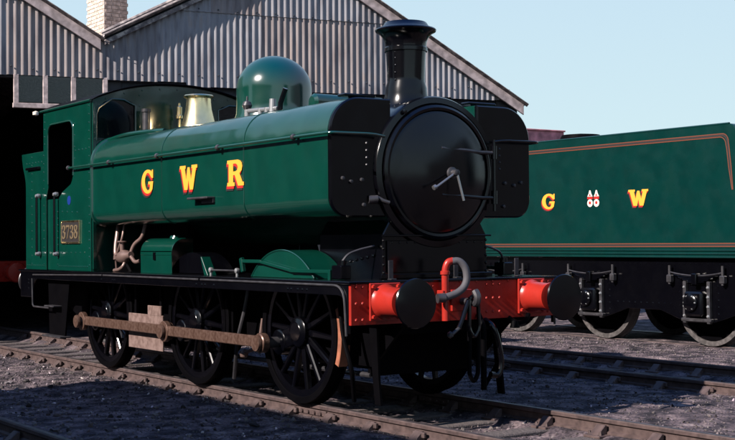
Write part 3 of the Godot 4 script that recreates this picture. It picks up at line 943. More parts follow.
func loco_frames(L: Node3D) -> void:
	for s in [-1, 1]:
		part(L, "frame_plate", MB.new().prism([Vector2(-0.04, 1.215), Vector2(-0.04, 0.80), Vector2(-0.50, 0.42), Vector2(-2.4, 0.42), Vector2(-2.7, 0.55), Vector2(-7.6, 0.55), Vector2(-8.36, 0.82), Vector2(-8.36, 1.215)], "z", s * 0.62, s * 0.65), M.sooty, 0.0)
	part(L, "frame_stretcher", MB.new().box(Vector3(-4.2, 0.97, 0), Vector3(8.1, 0.46, 1.2)), M.sooty, 0.0)
	part(L, "front_stretcher", MB.new().box(Vector3(-0.62, 0.72, 0), Vector3(0.05, 0.80, 1.22), 0.006), M.sooty, 0.0)
	part(L, "cylinder_block", MB.new().box(Vector3(-1.3, 0.62, 0), Vector3(1.1, 0.5, 1.1), 0.04), M.sooty)
	part(L, "ashpan", MB.new().prism([Vector2(-5.7, 0.95), Vector2(-4.3, 0.95), Vector2(-4.5, 0.32), Vector2(-5.5, 0.32)], "z", -0.56, 0.56), M.sooty, 0.0)
	var rp := part(L, "rust_panel", MB.new().box(Vector3(-4.87, 0.53, 0.93), Vector3(0.96, 0.42, 0.02), 0.004).box(Vector3(-4.62, 0.79, 0.93), Vector3(0.36, 0.12, 0.02), 0.004), M.rust, 0.0)
	rp.set_meta("label", "pale rusty plate hanging between the rear and middle wheels")
	part(rp, "hanger", MB.new().box(Vector3(-5.2, 0.9, 0.90), Vector3(0.05, 0.66, 0.03)).box(Vector3(-4.5, 0.95, 0.90), Vector3(0.05, 0.56, 0.03)), M.sooty, 0.0)
	part(L, "running_plate", MB.new().box(Vector3(-4.2, 1.2275, 0), Vector3(8.42, 0.025, 2.5), 0.004), M.black, 0.0)
	for s in [-1, 1]:
		# valance with curved drop at each end
		var v := [Vector2(-0.035, 1.212), Vector2(-0.035, 0.78), Vector2(-0.075, 0.78), Vector2(-0.085, 0.98)]
		v += arc(Vector2(-0.20, 1.0), 0.115, 0, 90, 6)
		v += [Vector2(-7.73, 1.115)]
		v += arc(Vector2(-7.75, 0.995), 0.12, 90, 180, 6)
		v += [Vector2(-7.88, 0.75), Vector2(-7.95, 0.75), Vector2(-7.95, 0.86), Vector2(-8.36, 0.86), Vector2(-8.36, 1.212)]
		var va := part(L, "valance", MB.new().prism(v, "z", s * 1.205, s * 1.232, 0.004), M.black, 0.0)
		var e := MB.new()
		var z: float = s * 1.24
		e.tube([Vector3(-2.83, 1.205, z), Vector3(-0.09, 1.205, z), Vector3(-0.055, 0.76, z)], 0.012, 8, 0.16)
		part(va, "edge_angle", e, M.worn)
		part(va, "edge_angle", MB.new().tube([Vector3(-5.42, 1.205, z), Vector3(-2.87, 1.205, z)], 0.012, 8), M.worn)
		part(va, "edge_angle", MB.new().tube([Vector3(-7.25, 0.735, z), Vector3(-7.87, 0.735, z), Vector3(-7.89, 1.12, z)], 0.012, 8, 0.06), M.worn)
		part(va, "edge_angle", MB.new().tube([Vector3(-7.86, 1.17, z), Vector3(-5.46, 1.205, z)], 0.010, 8), M.worn)
		var rv := MB.new()
		for x in [-0.72, -0.80, -0.88, -1.0, -1.06, -2.55, -2.75, -2.82, -2.95, -5.1, -5.16, -5.5]:
			rv.rivet(Vector3(x, 1.155, s * 1.232), Vector3(0, 0, s), 0.016)
		for k in 6: rv.rivet(Vector3(-7.3 - k * 0.09, 1.16, s * 1.232), Vector3(0, 0, s), 0.012)
		for y in [1.1, 1.05, 0.98]: rv.rivet(Vector3(-8.05, y, s * 1.232), Vector3(0, 0, s), 0.016)
		stuff(part(va, "rivets", rv, M.black))
		# cab steps
		var stp := group_node(L, "cab_step", Vector3(-7.3, 0.7, s * 1.16))
		part(stp, "bracket", MB.new().prism([Vector2(-7.55, 1.2), Vector2(-6.75, 1.2), Vector2(-6.95, 0.33), Vector2(-7.5, 0.33)], "z", s * 1.12, s * 1.14), M.sooty, 0.0)
		part(stp, "tread", MB.new().box(Vector3(-7.22, 0.76, s * 1.18), Vector3(0.34, 0.02, 0.16), 0.004), M.worn, 0.0)
		part(stp, "tread", MB.new().box(Vector3(-7.15, 0.36, s * 1.18), Vector3(0.66, 0.02, 0.16), 0.004), M.worn, 0.0)
		# guard iron before the leading wheel
		part(L, "guard_iron", MB.new().prism([Vector2(-0.30, 0.85), Vector2(-0.42, 0.85), Vector2(-0.36, 0.30), Vector2(-0.33, 0.09), Vector2(-0.24, 0.09), Vector2(-0.27, 0.32)], "z", s * 0.72, s * 0.75, 0.004), M.sooty, 0.0)
		part(L, "sand_pipe", MB.new().tube([Vector3(-0.75, 1.1, s * 0.86), Vector3(-0.62, 0.7, s * 0.9), Vector3(-0.48, 0.42, s * 0.9), Vector3(-0.62, 0.10, s * 0.78)], 0.022, 8, 0.12), M.sooty)

func loco_front(L: Node3D) -> void:
	for e in [[0.0, 1.0, -1], [-8.4, -1.0, 1]]:
		var x: float = e[0]; var d: float = e[1]
		var bm := part(L, "buffer_beam", MB.new().box(Vector3(x - d * 0.02, 1.045, 0), Vector3(0.036, 0.385, 2.45), 0.004), M.red if d > 0 else M.sooty, 0.0)
		var rv := MB.new()
		for s in [-1, 1]:
			for zz in [1.17, 1.10]:
				rv.rivet_line(Vector3(x, 0.90, s * zz), Vector3(x, 1.19, s * zz), 0.145, Vector3(d, 0, 0), 0.016)
			for zz in [0.48, 0.40, 0.32]:
				rv.rivet_line(Vector3(x, 0.92, s * zz), Vector3(x, 1.18, s * zz), 0.13, Vector3(d, 0, 0), 0.015)
		rv.rivet_line(Vector3(x, 1.21, -1.17), Vector3(x, 1.21, 1.17), 0.2, Vector3(d, 0, 0), 0.013)
		stuff(part(bm, "rivets", rv, M.red))
		for s in [-1, 1]:
			var z: float = s * 0.87
			var bf := group_node(L, "buffer", Vector3(x, 1.054, z))
			var c := Vector3(x, 1.054, z)
			var ax := Vector3(d, 0, 0)
			part(bf, "flange", MB.new().box(c + ax * 0.014, Vector3(0.026, 0.335, 0.335), 0.006), M.red, 0.0)
			var bt := MB.new()
			for a in [-1, 1]:
				for b in [-1, 1]: bt.cyl(c + ax * 0.027 + Vector3(0, a * 0.135, b * 0.135), c + ax * 0.052 + Vector3(0, a * 0.135, b * 0.135), 0.022, 0.018, 6)
			stuff(part(bf, "flange_bolts", bt, M.red, 0.0))
			part(bf, "housing", MB.new().lathe([Vector2(0, 0.02), Vector2(0.162, 0.02), Vector2(0.150, 0.045), Vector2(0.137, 0.075), Vector2(0.128, 0.27), Vector2(0.134, 0.275), Vector2(0.134, 0.305), Vector2(0.10, 0.31), Vector2(0, 0.31)], c, ax, 32), M.red)
			part(bf, "ram", MB.new().cyl(c + ax * 0.30, c + ax * 0.46, 0.062), M.sooty)
			part(bf, "head", MB.new().lathe([Vector2(0, 0.41), Vector2(0.08, 0.42), Vector2(0.15, 0.45), Vector2(0.212, 0.466), Vector2(0.219, 0.476), Vector2(0.212, 0.488), Vector2(0.12, 0.504), Vector2(0, 0.51)], c, ax, 40), M.black if d > 0 else M.worn)
		# draw hook and screw coupling
		var cp := group_node(L, "screw_coupling", Vector3(x + d * 0.1, 1.0, 0))
		part(cp, "draw_plate", MB.new().box(Vector3(x + d * 0.016, 1.04, 0), Vector3(0.028, 0.2, 0.24), 0.006), M.sooty if d < 0 else M.red, 0.0)
		if d < 0: continue
		part(cp, "hook", MB.new().tube([Vector3(0.02, 1.03, 0), Vector3(0.16, 1.03, 0), Vector3(0.24, 1.01, 0), Vector3(0.26, 1.08, 0), Vector3(0.22, 1.13, 0)], 0.034, 8, 0.06), M.worn)
		part(cp, "link", MB.new().tube([Vector3(0.2, 1.06, 0.05), Vector3(0.20, 0.78, 0.06), Vector3(0.20, 0.70, 0.0), Vector3(0.2, 0.78, -0.06), Vector3(0.2, 1.06, -0.05), Vector3(0.2, 1.09, 0.0), Vector3(0.2, 1.06, 0.05)], 0.020, 8, 0.04), M.black)
		part(cp, "screw", MB.new().tube([Vector3(0.19, 1.04, 0.06), Vector3(0.22, 0.86, 0.16), Vector3(0.23, 0.80, 0.20)], 0.022, 8), M.black)
		part(cp, "screw_handle", MB.new().tube([Vector3(0.23, 0.8, 0.20), Vector3(0.24, 0.74, 0.30)], 0.016, 8).lathe([Vector2(0, 0), Vector2(0.03, 0.02), Vector2(0.03, 0.05), Vector2(0, 0.07)], Vector3(0.24, 0.71, 0.31), Vector3.UP, 10), M.worn)
		part(cp, "shackle", MB.new().tube([Vector3(0.2, 0.76, 0.055), Vector3(0.19, 0.36, 0.05), Vector3(0.19, 0.29, 0.0), Vector3(0.19, 0.36, -0.05), Vector3(0.2, 0.76, -0.055)], 0.021, 8, 0.04), M.sooty)
	# vacuum standpipe with its hose
	var vp := part(L, "vacuum_pipe", MB.new().tube([Vector3(0.07, 0.86, 0.23), Vector3(0.07, 1.33, 0.23), Vector3(0.085, 1.40, 0.21), Vector3(0.10, 1.41, 0.16)], 0.033, 12, 0.05).lathe([Vector2(0.033, 0), Vector2(0.045, 0.005), Vector2(0.045, 0.035), Vector2(0.033, 0.04)], Vector3(0.07, 1.28, 0.23), Vector3.UP, 12), M.red)
	part(vp, "clip", MB.new().box(Vector3(0.05, 1.12, 0.23), Vector3(0.09, 0.04, 0.10), 0.006), M.red, 0.0)
	part(vp, "hose", MB.new().tube([Vector3(0.10, 1.405, 0.17), Vector3(0.13, 1.41, 0.11), Vector3(0.16, 1.35, 0.06), Vector3(0.17, 1.24, 0.05), Vector3(0.17, 1.16, 0.09), Vector3(0.16, 1.11, 0.17), Vector3(0.15, 1.085, 0.26), Vector3(0.13, 1.075, 0.32)], 0.034, 12, 0.06), M.hose)
	part(vp, "hose_end", MB.new().cyl(Vector3(0.14, 1.075, 0.29), Vector3(0.12, 1.07, 0.36), 0.045, 0.045, 14), M.worn)
	# steam heating hose hanging below the beam on the far side
	part(L, "steam_hose", MB.new().tube([Vector3(0.0, 0.84, -0.30), Vector3(0.10, 0.80, -0.30), Vector3(0.12, 0.70, -0.34), Vector3(0.12, 0.45, -0.40), Vector3(0.12, 0.32, -0.36), Vector3(0.12, 0.34, -0.26)], 0.03, 10, 0.08), M.black)
	part(L, "drain_pipe", MB.new().tube([Vector3(0.02, 0.9, -0.20), Vector3(0.10, 0.80, -0.195), Vector3(0.10, 0.20, -0.195)], 0.028, 10, 0.06), M.sooty)
	part(L, "side_chain", MB.new().tube([Vector3(0.04, 0.86, -0.55), Vector3(0.09, 0.80, -0.62), Vector3(0.08, 0.82, -0.74), Vector3(0.05, 0.88, -0.80)], 0.024, 8, 0.05).cyl(Vector3(0.08, 0.76, -0.60), Vector3(0.08, 0.83, -0.60), 0.05, 0.03, 8), M.sooty)
	for zz in [0.75, 0.0, -0.75]:
		part(L, "lamp_iron", MB.new().box(Vector3(-0.06, 1.33, zz), Vector3(0.012, 0.18, 0.05), 0.002).box(Vector3(-0.04, 1.25, zz), Vector3(0.06, 0.012, 0.06), 0.002), M.worn, 0.0)

func loco_wheels(L: Node3D) -> void:
	var xs := [-1.50, -3.71, -6.225]
	var pin := Vector2(-0.385, -0.125)
	var spoke := MB.new().prism([Vector2(-0.034, 0.10), Vector2(0.034, 0.10), Vector2(0.024, 0.60), Vector2(-0.024, 0.60)], "z", -0.03, 0.03, 0.012).mesh(0.0)
	for x in xs:
		for s in [-1, 1]:
			var c := Vector3(x, 0.705, s * 0.79)
			var w := group_node(L, "driving_wheel", c)
			var ax := Vector3(0, 0, s)
			part(w, "tyre", MB.new().lathe([Vector2(0.705, 0.065), Vector2(0.71, -0.04), Vector2(0.735, -0.055), Vector2(0.73, -0.075), Vector2(0.64, -0.075), Vector2(0.64, 0.06), Vector2(0.65, 0.065)], c, ax, 56, true), M.sooty)
			part(w, "rim", MB.new().lathe([Vector2(0.642, 0.045), Vector2(0.642, -0.045), Vector2(0.575, -0.04), Vector2(0.575, 0.04)], c, ax, 56, true), M.black)
			part(w, "hub", MB.new().lathe([Vector2(0, -0.07), Vector2(0.15, -0.07), Vector2(0.15, 0.07), Vector2(0.13, 0.085), Vector2(0.10, 0.09), Vector2(0.09, 0.10), Vector2(0, 0.10)], c, ax, 28), M.black)
			for k in 14:
				copy_of(w, "spoke", spoke, M.black, c, Basis(Vector3(0, 0, 1), TAU * (k + 0.35) / 14))
			var pc := c + Vector3(pin.x, pin.y, 0)
			part(w, "crank_boss", MB.new().lathe([Vector2(0, -0.04), Vector2(0.13, -0.04), Vector2(0.13, 0.06), Vector2(0.11, 0.075), Vector2(0, 0.075)], pc, ax, 24).box(c + Vector3(pin.x * 0.5, pin.y * 0.5, s * 0.012), Vector3(0.40, 0.19, 0.09), 0.01, Basis(Vector3(0, 0, 1), atan2(pin.y, pin.x))), M.black)
			part(w, "crank_pin", MB.new().cyl(pc + ax * 0.05, pc + ax * 0.33, 0.055, 0.055, 18), M.worn)
			part(w, "pin_collar", MB.new().lathe([Vector2(0, 0.30), Vector2(0.082, 0.30), Vector2(0.085, 0.315), Vector2(0.078, 0.335), Vector2(0, 0.34)], pc, ax, 24), M.rod)
		part(L, "axle", MB.new().cyl(Vector3(x, 0.705, -0.72), Vector3(x, 0.705, 0.72), 0.09), M.sooty)
	for s in [-1, 1]:
		for k in 2:
			var a := Vector2(xs[k] + pin.x, 0.705 + pin.y); var b := Vector2(xs[k + 1] + pin.x, 0.705 + pin.y)
			var z := 1.045 if k == 0 else 1.02
			part(L, "coupling_rod", MB.new().box(Vector3((a.x + b.x) * 0.5, a.y + 0.01, s * z), Vector3(a.x - b.x - 0.1, 0.115, 0.05), 0.008)
				.lathe([Vector2(0, -0.04), Vector2(0.098, -0.04), Vector2(0.10, -0.03), Vector2(0.10, 0.03), Vector2(0.09, 0.04), Vector2(0, 0.04)], Vector3(a.x, a.y, s * z), Vector3(0, 0, s), 24)
				.lathe([Vector2(0, -0.03), Vector2(0.115, -0.03), Vector2(0.12, -0.02), Vector2(0.12, 0.028), Vector2(0.11, 0.035), Vector2(0, 0.035)], Vector3(b.x, b.y, s * (z + 0.001)), Vector3(0, 0, s), 24), M.rod)
		for x in xs:
			var bl := []
			bl += arc(Vector2(x, 0.705), 0.725, -22, 20, 8)
			bl += [Vector2(x + 0.74, 0.98), Vector2(x + 0.775, 0.98)]
			bl += arc(Vector2(x, 0.705), 0.785, 18, -22, 8)
			part(L, "brake_block", MB.new().prism(bl, "z", s * 0.75, s * 0.86, 0.006), M.block if x > -2.0 else M.sooty)
			part(L, "brake_hanger", MB.new().box(Vector3(x + 0.80, 0.93, s * 0.80), Vector3(0.035, 0.62, 0.05), 0.005), M.sooty, 0.0)
			# springs and gear above the axle, half hidden by the valance
			part(L, "spring_hanger", MB.new().tube([Vector3(x + 0.45, 1.2, s * 0.72), Vector3(x + 0.45, 0.95, s * 0.72)], 0.025, 8).box(Vector3(x + 0.45, 0.98, s * 0.73), Vector3(0.08, 0.06, 0.08), 0.01), M.worn)
	part(L, "sand_pipe", MB.new().tube([Vector3(-2.6, 1.2, 0.78), Vector3(-2.62, 0.9, 0.82), Vector3(-2.75, 0.55, 0.85), Vector3(-2.95, 0.12, 0.78)], 0.022, 8, 0.15), M.worn)
	part(L, "brake_rod", MB.new().tube([Vector3(-7.4, 0.33, 0.6), Vector3(-0.6, 0.33, 0.6)], 0.025, 8), M.worn)
	part(L, "drain_cock", MB.new().lathe([Vector2(0, 0), Vector2(0.04, 0.02), Vector2(0.05, 0.06), Vector2(0.02, 0.1), Vector2(0, 0.1)], Vector3(-2.62, 0.36, 0.84), Vector3.UP, 10).tube([Vector3(-2.62, 0.42, 0.84), Vector3(-2.3, 0.5, 0.84), Vector3(-2.25, 0.8, 0.82)], 0.02, 8, 0.1), M.pipe)

func loco_boiler(L: Node3D) -> void:
	var X := Vector3.RIGHT
	part(L, "boiler", MB.new().lathe([Vector2(0, 0), Vector2(0.69, 0), Vector2(0.69, 4.6), Vector2(0, 4.6)], Vector3(-5.9, 2.25, 0), X, 48), M.green)
	part(L, "firebox", MB.new().box(Vector3(-5.15, 1.55, 0), Vector3(1.4, 1.2, 1.1), 0.05), M.sooty)
	var sb := part(L, "smokebox", MB.new().lathe([Vector2(0, 0), Vector2(0.705, 0), Vector2(0.705, 0.95), Vector2(0.725, 0.955), Vector2(0.728, 1.03), Vector2(0.715, 1.055), Vector2(0.66, 1.065), Vector2(0.645, 1.05), Vector2(0, 1.05)], Vector3(-1.38, 2.25, 0), X, 64), M.black)
	part(sb, "door_ring", MB.new().lathe([Vector2(0.645, 0), Vector2(0.64, 0.035), Vector2(0.615, 0.055), Vector2(0.59, 0.05), Vector2(0.585, 0.0)], Vector3(-0.335, 2.25, 0), X, 64), M.black)
	var dp := [Vector2(0.588, 0.0), Vector2(0.584, 0.022), Vector2(0.565, 0.035)]
	for k in 9:
		var a := k / 8.0
		dp.append(Vector2(0.54 * (1.0 - a), 0.04 + 0.105 * (1.0 - pow(1.0 - a, 2))))
	var door := part(sb, "smokebox_door", MB.new().lathe(dp, Vector3(-0.318, 2.25, 0), X, 64), M.black)
	var fx := -0.318 + 0.145
	part(sb, "door_dart", MB.new().lathe([Vector2(0, -0.02), Vector2(0.06, -0.02), Vector2(0.055, 0.02), Vector2(0.032, 0.03), Vector2(0.03, 0.09), Vector2(0, 0.10)], Vector3(fx, 2.235, -0.05), X, 20), M.worn)
	part(sb, "door_handle", MB.new().tube([Vector3(fx + 0.06, 2.235, -0.05), Vector3(fx + 0.09, 2.085, 0.22)], 0.0115, 8).lathe([Vector2(0, 0), Vector2(0.024, 0.005), Vector2(0.024, 0.035), Vector2(0, 0.04)], Vector3(fx + 0.09, 2.10, 0.205), Vector3(0, -0.45, 0.9), 10), M.bright)
	part(sb, "door_handle", MB.new().tube([Vector3(fx + 0.08, 2.235, -0.05), Vector3(fx + 0.105, 1.97, -0.11)], 0.0115, 8), M.bright)
	for y in [2.47, 2.03]:
		var st := MB.new()
		st.tube([Vector3(-0.205, y, 0.05), Vector3(-0.22, y - 0.01, -0.25), Vector3(-0.265, y - 0.02, -0.48), Vector3(-0.27, y - 0.02, -0.64)], 0.019, 8)
		part(sb, "hinge_strap", st, M.worn if y > 2.3 else M.black)
		part(sb, "hinge_knuckle", MB.new().cyl(Vector3(-0.27, y - 0.08, -0.655), Vector3(-0.27, y + 0.05, -0.655), 0.03), M.black)
	part(sb, "hinge_pin", MB.new().cyl(Vector3(-0.27, 1.88, -0.655), Vector3(-0.27, 2.58, -0.655), 0.014), M.black)
	#part(sb, "lamp_iron", MB.new().box(Vector3(-0.28, 2.98, 0), Vector3(0.012, 0.16, 0.05), 0.002), M.worn, 0.0)
	part(sb, "blower_ejector", MB.new().tube([Vector3(-0.36, 1.98, 0.78), Vector3(-0.33, 1.98, 0.70)], 0.04, 10).tube([Vector3(-0.33, 2.0, 0.70), Vector3(-0.30, 1.97, 0.66), Vector3(-0.28, 1.95, 0.6)], 0.018, 8), M.worn)
	var rv := MB.new()
	for k in 60:
		var a := TAU * k / 60
		rv.rivet(Vector3(-0.62, 2.25 + 0.705 * sin(a), 0.705 * cos(a)), Vector3(0, sin(a), cos(a)), 0.012)
	for k in [1, 4]:
		var a: float = TAU * (k + 0.5) / 10.0
		rv.lathe([Vector2(0, 0), Vector2(0.02, 0), Vector2(0.022, 0.03), Vector2(0, 0.035)], Vector3(-0.316, 2.25 + 0.685 * sin(a), 0.685 * cos(a)), X, 8)
	stuff(part(sb, "rivets", rv, M.black))
	# saddle and its front plate
	var sd := part(L, "saddle", MB.new().prism([Vector2(-0.64, 1.24), Vector2(0.64, 1.24), Vector2(0.62, 1.66), Vector2(0.5, 1.85), Vector2(-0.5, 1.85), Vector2(-0.62, 1.66)], "x", -1.45, -0.36, 0.01), M.black, 0.0)
	part(sd, "front_lip", MB.new().box(Vector3(-0.33, 1.645, 0), Vector3(0.06, 0.018, 1.28), 0.004), M.black, 0.0)
	part(sd, "foot_angle", MB.new().box(Vector3(-0.345, 1.265, 0), Vector3(0.05, 0.045, 1.34), 0.006), M.black, 0.0)
	part(sd, "cover_plate", MB.new().box(Vector3(-0.345, 1.45, 0), Vector3(0.02, 0.30, 1.16), 0.004), M.black, 0.0)
	var sr := MB.new()
	sr.rivet_line(Vector3(-0.335, 1.58, -0.54), Vector3(-0.335, 1.58, 0.54), 0.09, X, 0.012)
	sr.rivet_line(Vector3(-0.36, 1.30, 0.615), Vector3(-0.36, 1.6, 0.615), 0.075, X, 0.016)
	sr.rivet_line(Vector3(-0.36, 1.30, -0.615), Vector3(-0.36, 1.6, -0.615), 0.075, X, 0.016)
	sr.rivet_line(Vector3(-1.35, 1.34, 0.64), Vector3(-0.5, 1.46, 0.64), 0.10, Vector3.BACK, 0.018)
	stuff(part(sd, "rivets", sr, M.black))
	# chimney
	var cp := []
	for k in 9:
		var a := k / 8.0
		cp.append(Vector2(0.40 - 0.195 * sin(a * PI / 2), 0.0 + 0.30 * (1.0 - cos(a * PI / 2))))
	cp = [Vector2(0, -0.1), Vector2(0.40, -0.1)] + cp
	cp += [Vector2(0.187, 0.36), Vector2(0.187, 0.40), Vector2(0.192, 0.55), Vector2(0.199, 0.66)]
	var ch := part(L, "chimney", MB.new().lathe(cp, Vector3(-0.82, 2.80, 0), Vector3.UP, 48), M.black)
	part(ch, "chimney_cap", MB.new().lathe([Vector2(0.20, 0.655), Vector2(0.213, 0.66), Vector2(0.213, 0.695), Vector2(0.205, 0.705), Vector2(0.207, 0.75), Vector2(0.225, 0.80), Vector2(0.262, 0.84), Vector2(0.298, 0.858), Vector2(0.304, 0.872), Vector2(0.296, 0.884), Vector2(0.235, 0.905), Vector2(0.208, 0.945), Vector2(0.20, 0.95), Vector2(0.175, 0.945), Vector2(0.165, 0.80), Vector2(0.165, 0.3)], Vector3(-0.82, 2.80, 0), Vector3.UP, 56), M.black)
	var cr := MB.new()
	for y in [3.10, 3.17, 3.24, 3.31, 3.38, 3.44]:
		cr.rivet(Vector3(-0.82 + 0.19 * 0.35, y, 0.19 * 0.94), Vector3(0.35, 0, 0.94), 0.011)
	stuff(part(ch, "rivets", cr, M.black))
	# dome
	var dm := [Vector2(0, -0.12), Vector2(0.52, -0.12), Vector2(0.47, 0.0), Vector2(0.442, 0.08), Vector2(0.435, 0.18), Vector2(0.435, 0.36)]
	for k in range(1, 17):
		var a := k / 16.0 * PI / 2
		dm.append(Vector2(0.435 * cos(a), 0.36 + 0.395 * sin(a)))
	dm[dm.size() - 1] = Vector2(0, 0.755)
	part(L, "dome", MB.new().lathe(dm, Vector3(-3.38, 2.98, 0), Vector3.UP, 64), M.green)
	# safety valve bonnet and whistle
	var sv := part(L, "safety_valve_bonnet", MB.new().lathe([Vector2(0, -0.1), Vector2(0.30, -0.1), Vector2(0.27, -0.04), Vector2(0.238, 0.04), Vector2(0.198, 0.16), Vector2(0.168, 0.28), Vector2(0.157, 0.38), Vector2(0.156, 0.425), Vector2(0.185, 0.44), Vector2(0.192, 0.455), Vector2(0.18, 0.47), Vector2(0.15, 0.475), Vector2(0.14, 0.40)], Vector3(-5.27, 3.0, 0), Vector3.UP, 48), M.brass)
	part(sv, "valve", MB.new().cyl(Vector3(-5.27, 3.1, 0), Vector3(-5.27, 3.44, 0), 0.08), M.steel_pale)
	part(L, "whistle", MB.new().lathe([Vector2(0, 0), Vector2(0.02, 0), Vector2(0.02, 0.1), Vector2(0.045, 0.11), Vector2(0.045, 0.15), Vector2(0.036, 0.16), Vector2(0.036, 0.26), Vector2(0.015, 0.28), Vector2(0.015, 0.31), Vector2(0, 0.315)], Vector3(-5.74, 3.10, 0.04), Vector3.UP, 14), M.brass)
	# transverse casing between dome and chimney
	part(L, "cross_casing", MB.new().prism(arc(Vector2(-2.0, 3.06), 0.09, 0, 180, 8) + [Vector2(-2.09, 2.86), Vector2(-1.91, 2.86)], "z", -0.55, 0.36, 0.03), M.green)
	var vf := group_node(L, "water_valve", Vector3(-2.6, 3.0, 0.62))
	part(vf, "stem", MB.new().cyl(Vector3(-2.91, 2.88, 0.62), Vector3(-2.91, 3.07, 0.62), 0.032).cyl(Vector3(-2.62, 2.88, 0.62), Vector3(-2.62, 3.03, 0.62), 0.03).cyl(Vector3(-2.48, 2.88, 0.62), Vector3(-2.48, 3.03, 0.62), 0.03), M.steel_pale)
	part(vf, "ball", MB.new().lathe([Vector2(0, -0.055), Vector2(0.04, -0.04), Vector2(0.056, 0), Vector2(0.04, 0.04), Vector2(0.012, 0.055), Vector2(0.01, 0.10), Vector2(0, 0.105)], Vector3(-2.91, 3.09, 0.62), Vector3.UP, 14), M.worn)
	part(vf, "cross_pipe", MB.new().tube([Vector3(-2.91, 3.03, 0.62), Vector3(-2.25, 3.0, 0.62)], 0.024, 10), M.steel_pale)
	part(vf, "lever", MB.new().tube([Vector3(-2.22, 2.9, 0.62), Vector3(-2.2, 3.05, 0.62), Vector3(-2.13, 3.2, 0.60)], 0.028, 8), M.black)
	part(vf, "union", MB.new().cyl(Vector3(-2.36, 2.9, 0.62), Vector3(-2.36, 3.11, 0.62), 0.045, 0.035).cyl(Vector3(-2.1, 2.88, 0.62), Vector3(-2.1, 2.97, 0.62), 0.04), M.steel_pale)

func tank_profile(s: float, grow := 0.0) -> Array:
	var o := []
	o += arc(Vector2(1.2 - 0.33, 2.92 - 0.33), 0.33 + grow, 90, 0, 10)
	o += arc(Vector2(1.2 - 0.18, 1.82 + 0.18), 0.18 + grow, 0, -90, 8)
	o += [Vector2(0.52, 1.82 - grow), Vector2(0.52, 2.92 + grow)]
	var q := []
	for v in o: q.append(Vector2(v.x * s, v.y))
	return q

func loco_tanks(L: Node3D) -> void:
	for s in [-1, 1]:
		var t := part(L, "pannier_tank", MB.new().prism(tank_profile(s), "x", -5.86, -0.40, 0.004), M.green, 30.0)
		part(t, "tank_front", MB.new().prism(tank_profile(s, 0.0015), "x", -0.398, -0.355, 0.014), M.black, 30.0)
		# joint covers and the beading against the cab
		for x in [-1.95, -3.85]:
			var jp := []
			var q := tank_profile(s, 0.0025)
			for k in range(0, 20): jp.append(Vector3(x, q[k].y, q[k].x))
			part(t, "joint_strip", MB.new().tube(jp, 0.005, 5), M.green)
		var bp := []
		var qq := tank_profile(s, 0.0)
		for k in range(0, 20): bp.append(Vector3(-5.85, qq[k].y, qq[k].x))
		part(t, "cab_beading", MB.new().tube(bp, 0.028, 8), M.green)
		var hr := part(t, "handrail", MB.new().tube([Vector3(-6.52, 2.575, s * 1.256), Vector3(-0.36, 2.575, s * 1.256), Vector3(-0.27, 2.575, s * 1.24), Vector3(-0.25, 2.575, s * 0.80), Vector3(-0.27, 2.56, s * 0.66)], 0.0145, 10, 0.07), M.green if s > 0 else M.black)
		for x in [-6.5, -5.2, -3.85, -2.4, -0.9]:
			part(hr, "pillar", MB.new().cyl(Vector3(x, 2.575, s * 1.19), Vector3(x, 2.575, s * 1.25), 0.013).lathe([Vector2(0, -0.032), Vector2(0.026, -0.02), Vector2(0.032, 0), Vector2(0.026, 0.02), Vector2(0, 0.032)], Vector3(x, 2.575, s * 1.256), Vector3.RIGHT, 12), M.worn)
		var rv := MB.new()
		for a in [[2.17, 1.07], [2.14, 0.98], [2.16, 0.86], [1.93, 0.84]]:
			rv.lathe([Vector2(0, 0), Vector2(0.02, 0), Vector2(0.016, 0.022), Vector2(0, 0.026)], Vector3(-0.355, a[0], s * a[1]), Vector3.RIGHT, 8)
		rv.rivet_line(Vector3(-0.355, 2.3, s * 0.80), Vector3(-0.355, 2.5, s * 0.80), 0.07, Vector3.RIGHT, 0.014)
		stuff(part(t, "front_bolts", rv, M.worn))
		# lid handle on top at the front
		part(t, "filler_lid", MB.new().box(Vector3(-0.60, 2.93, s * 0.74), Vector3(0.10, 0.04, 0.14), 0.008).box(Vector3(-0.60, 2.962, s * 0.74), Vector3(0.13, 0.028, 0.36), 0.01), M.black)
		part(t, "top_pipe", MB.new().tube([Vector3(-5.85, 2.90, s * 0.98), Vector3(-5.5, 2.945, s * 0.93), Vector3(-5.1, 2.955, s * 0.86), Vector3(-4.6, 2.94, s * 0.80)], 0.026, 8, 0.2), M.green)
		if s > 0:
			var sp := part(t, "tank_step", MB.new().box(Vector3(-2.80, 2.065, 1.25), Vector3(0.46, 0.022, 0.10), 0.006).box(Vector3(-2.70, 2.035, 1.215), Vector3(0.26, 0.05, 0.03), 0.004), M.worn, 0.0)
			sp.set_meta("label", "small worn steel step below the letter W")
	letter(L, "G", Vector3(-4.20, 2.30, 1.2), 0.265, 1.04, 0.026)
	letter(L, "W", Vector3(-3.16, 2.30, 1.2), 0.265, 1.04, 0.026)
	letter(L, "R", Vector3(-2.11, 2.30, 1.2), 0.265, 1.04, 0.026)

func roof_y(z: float) -> float:
	return 3.40 + 0.25 * (1.0 - pow(absf(z) / 1.2, 2.2))

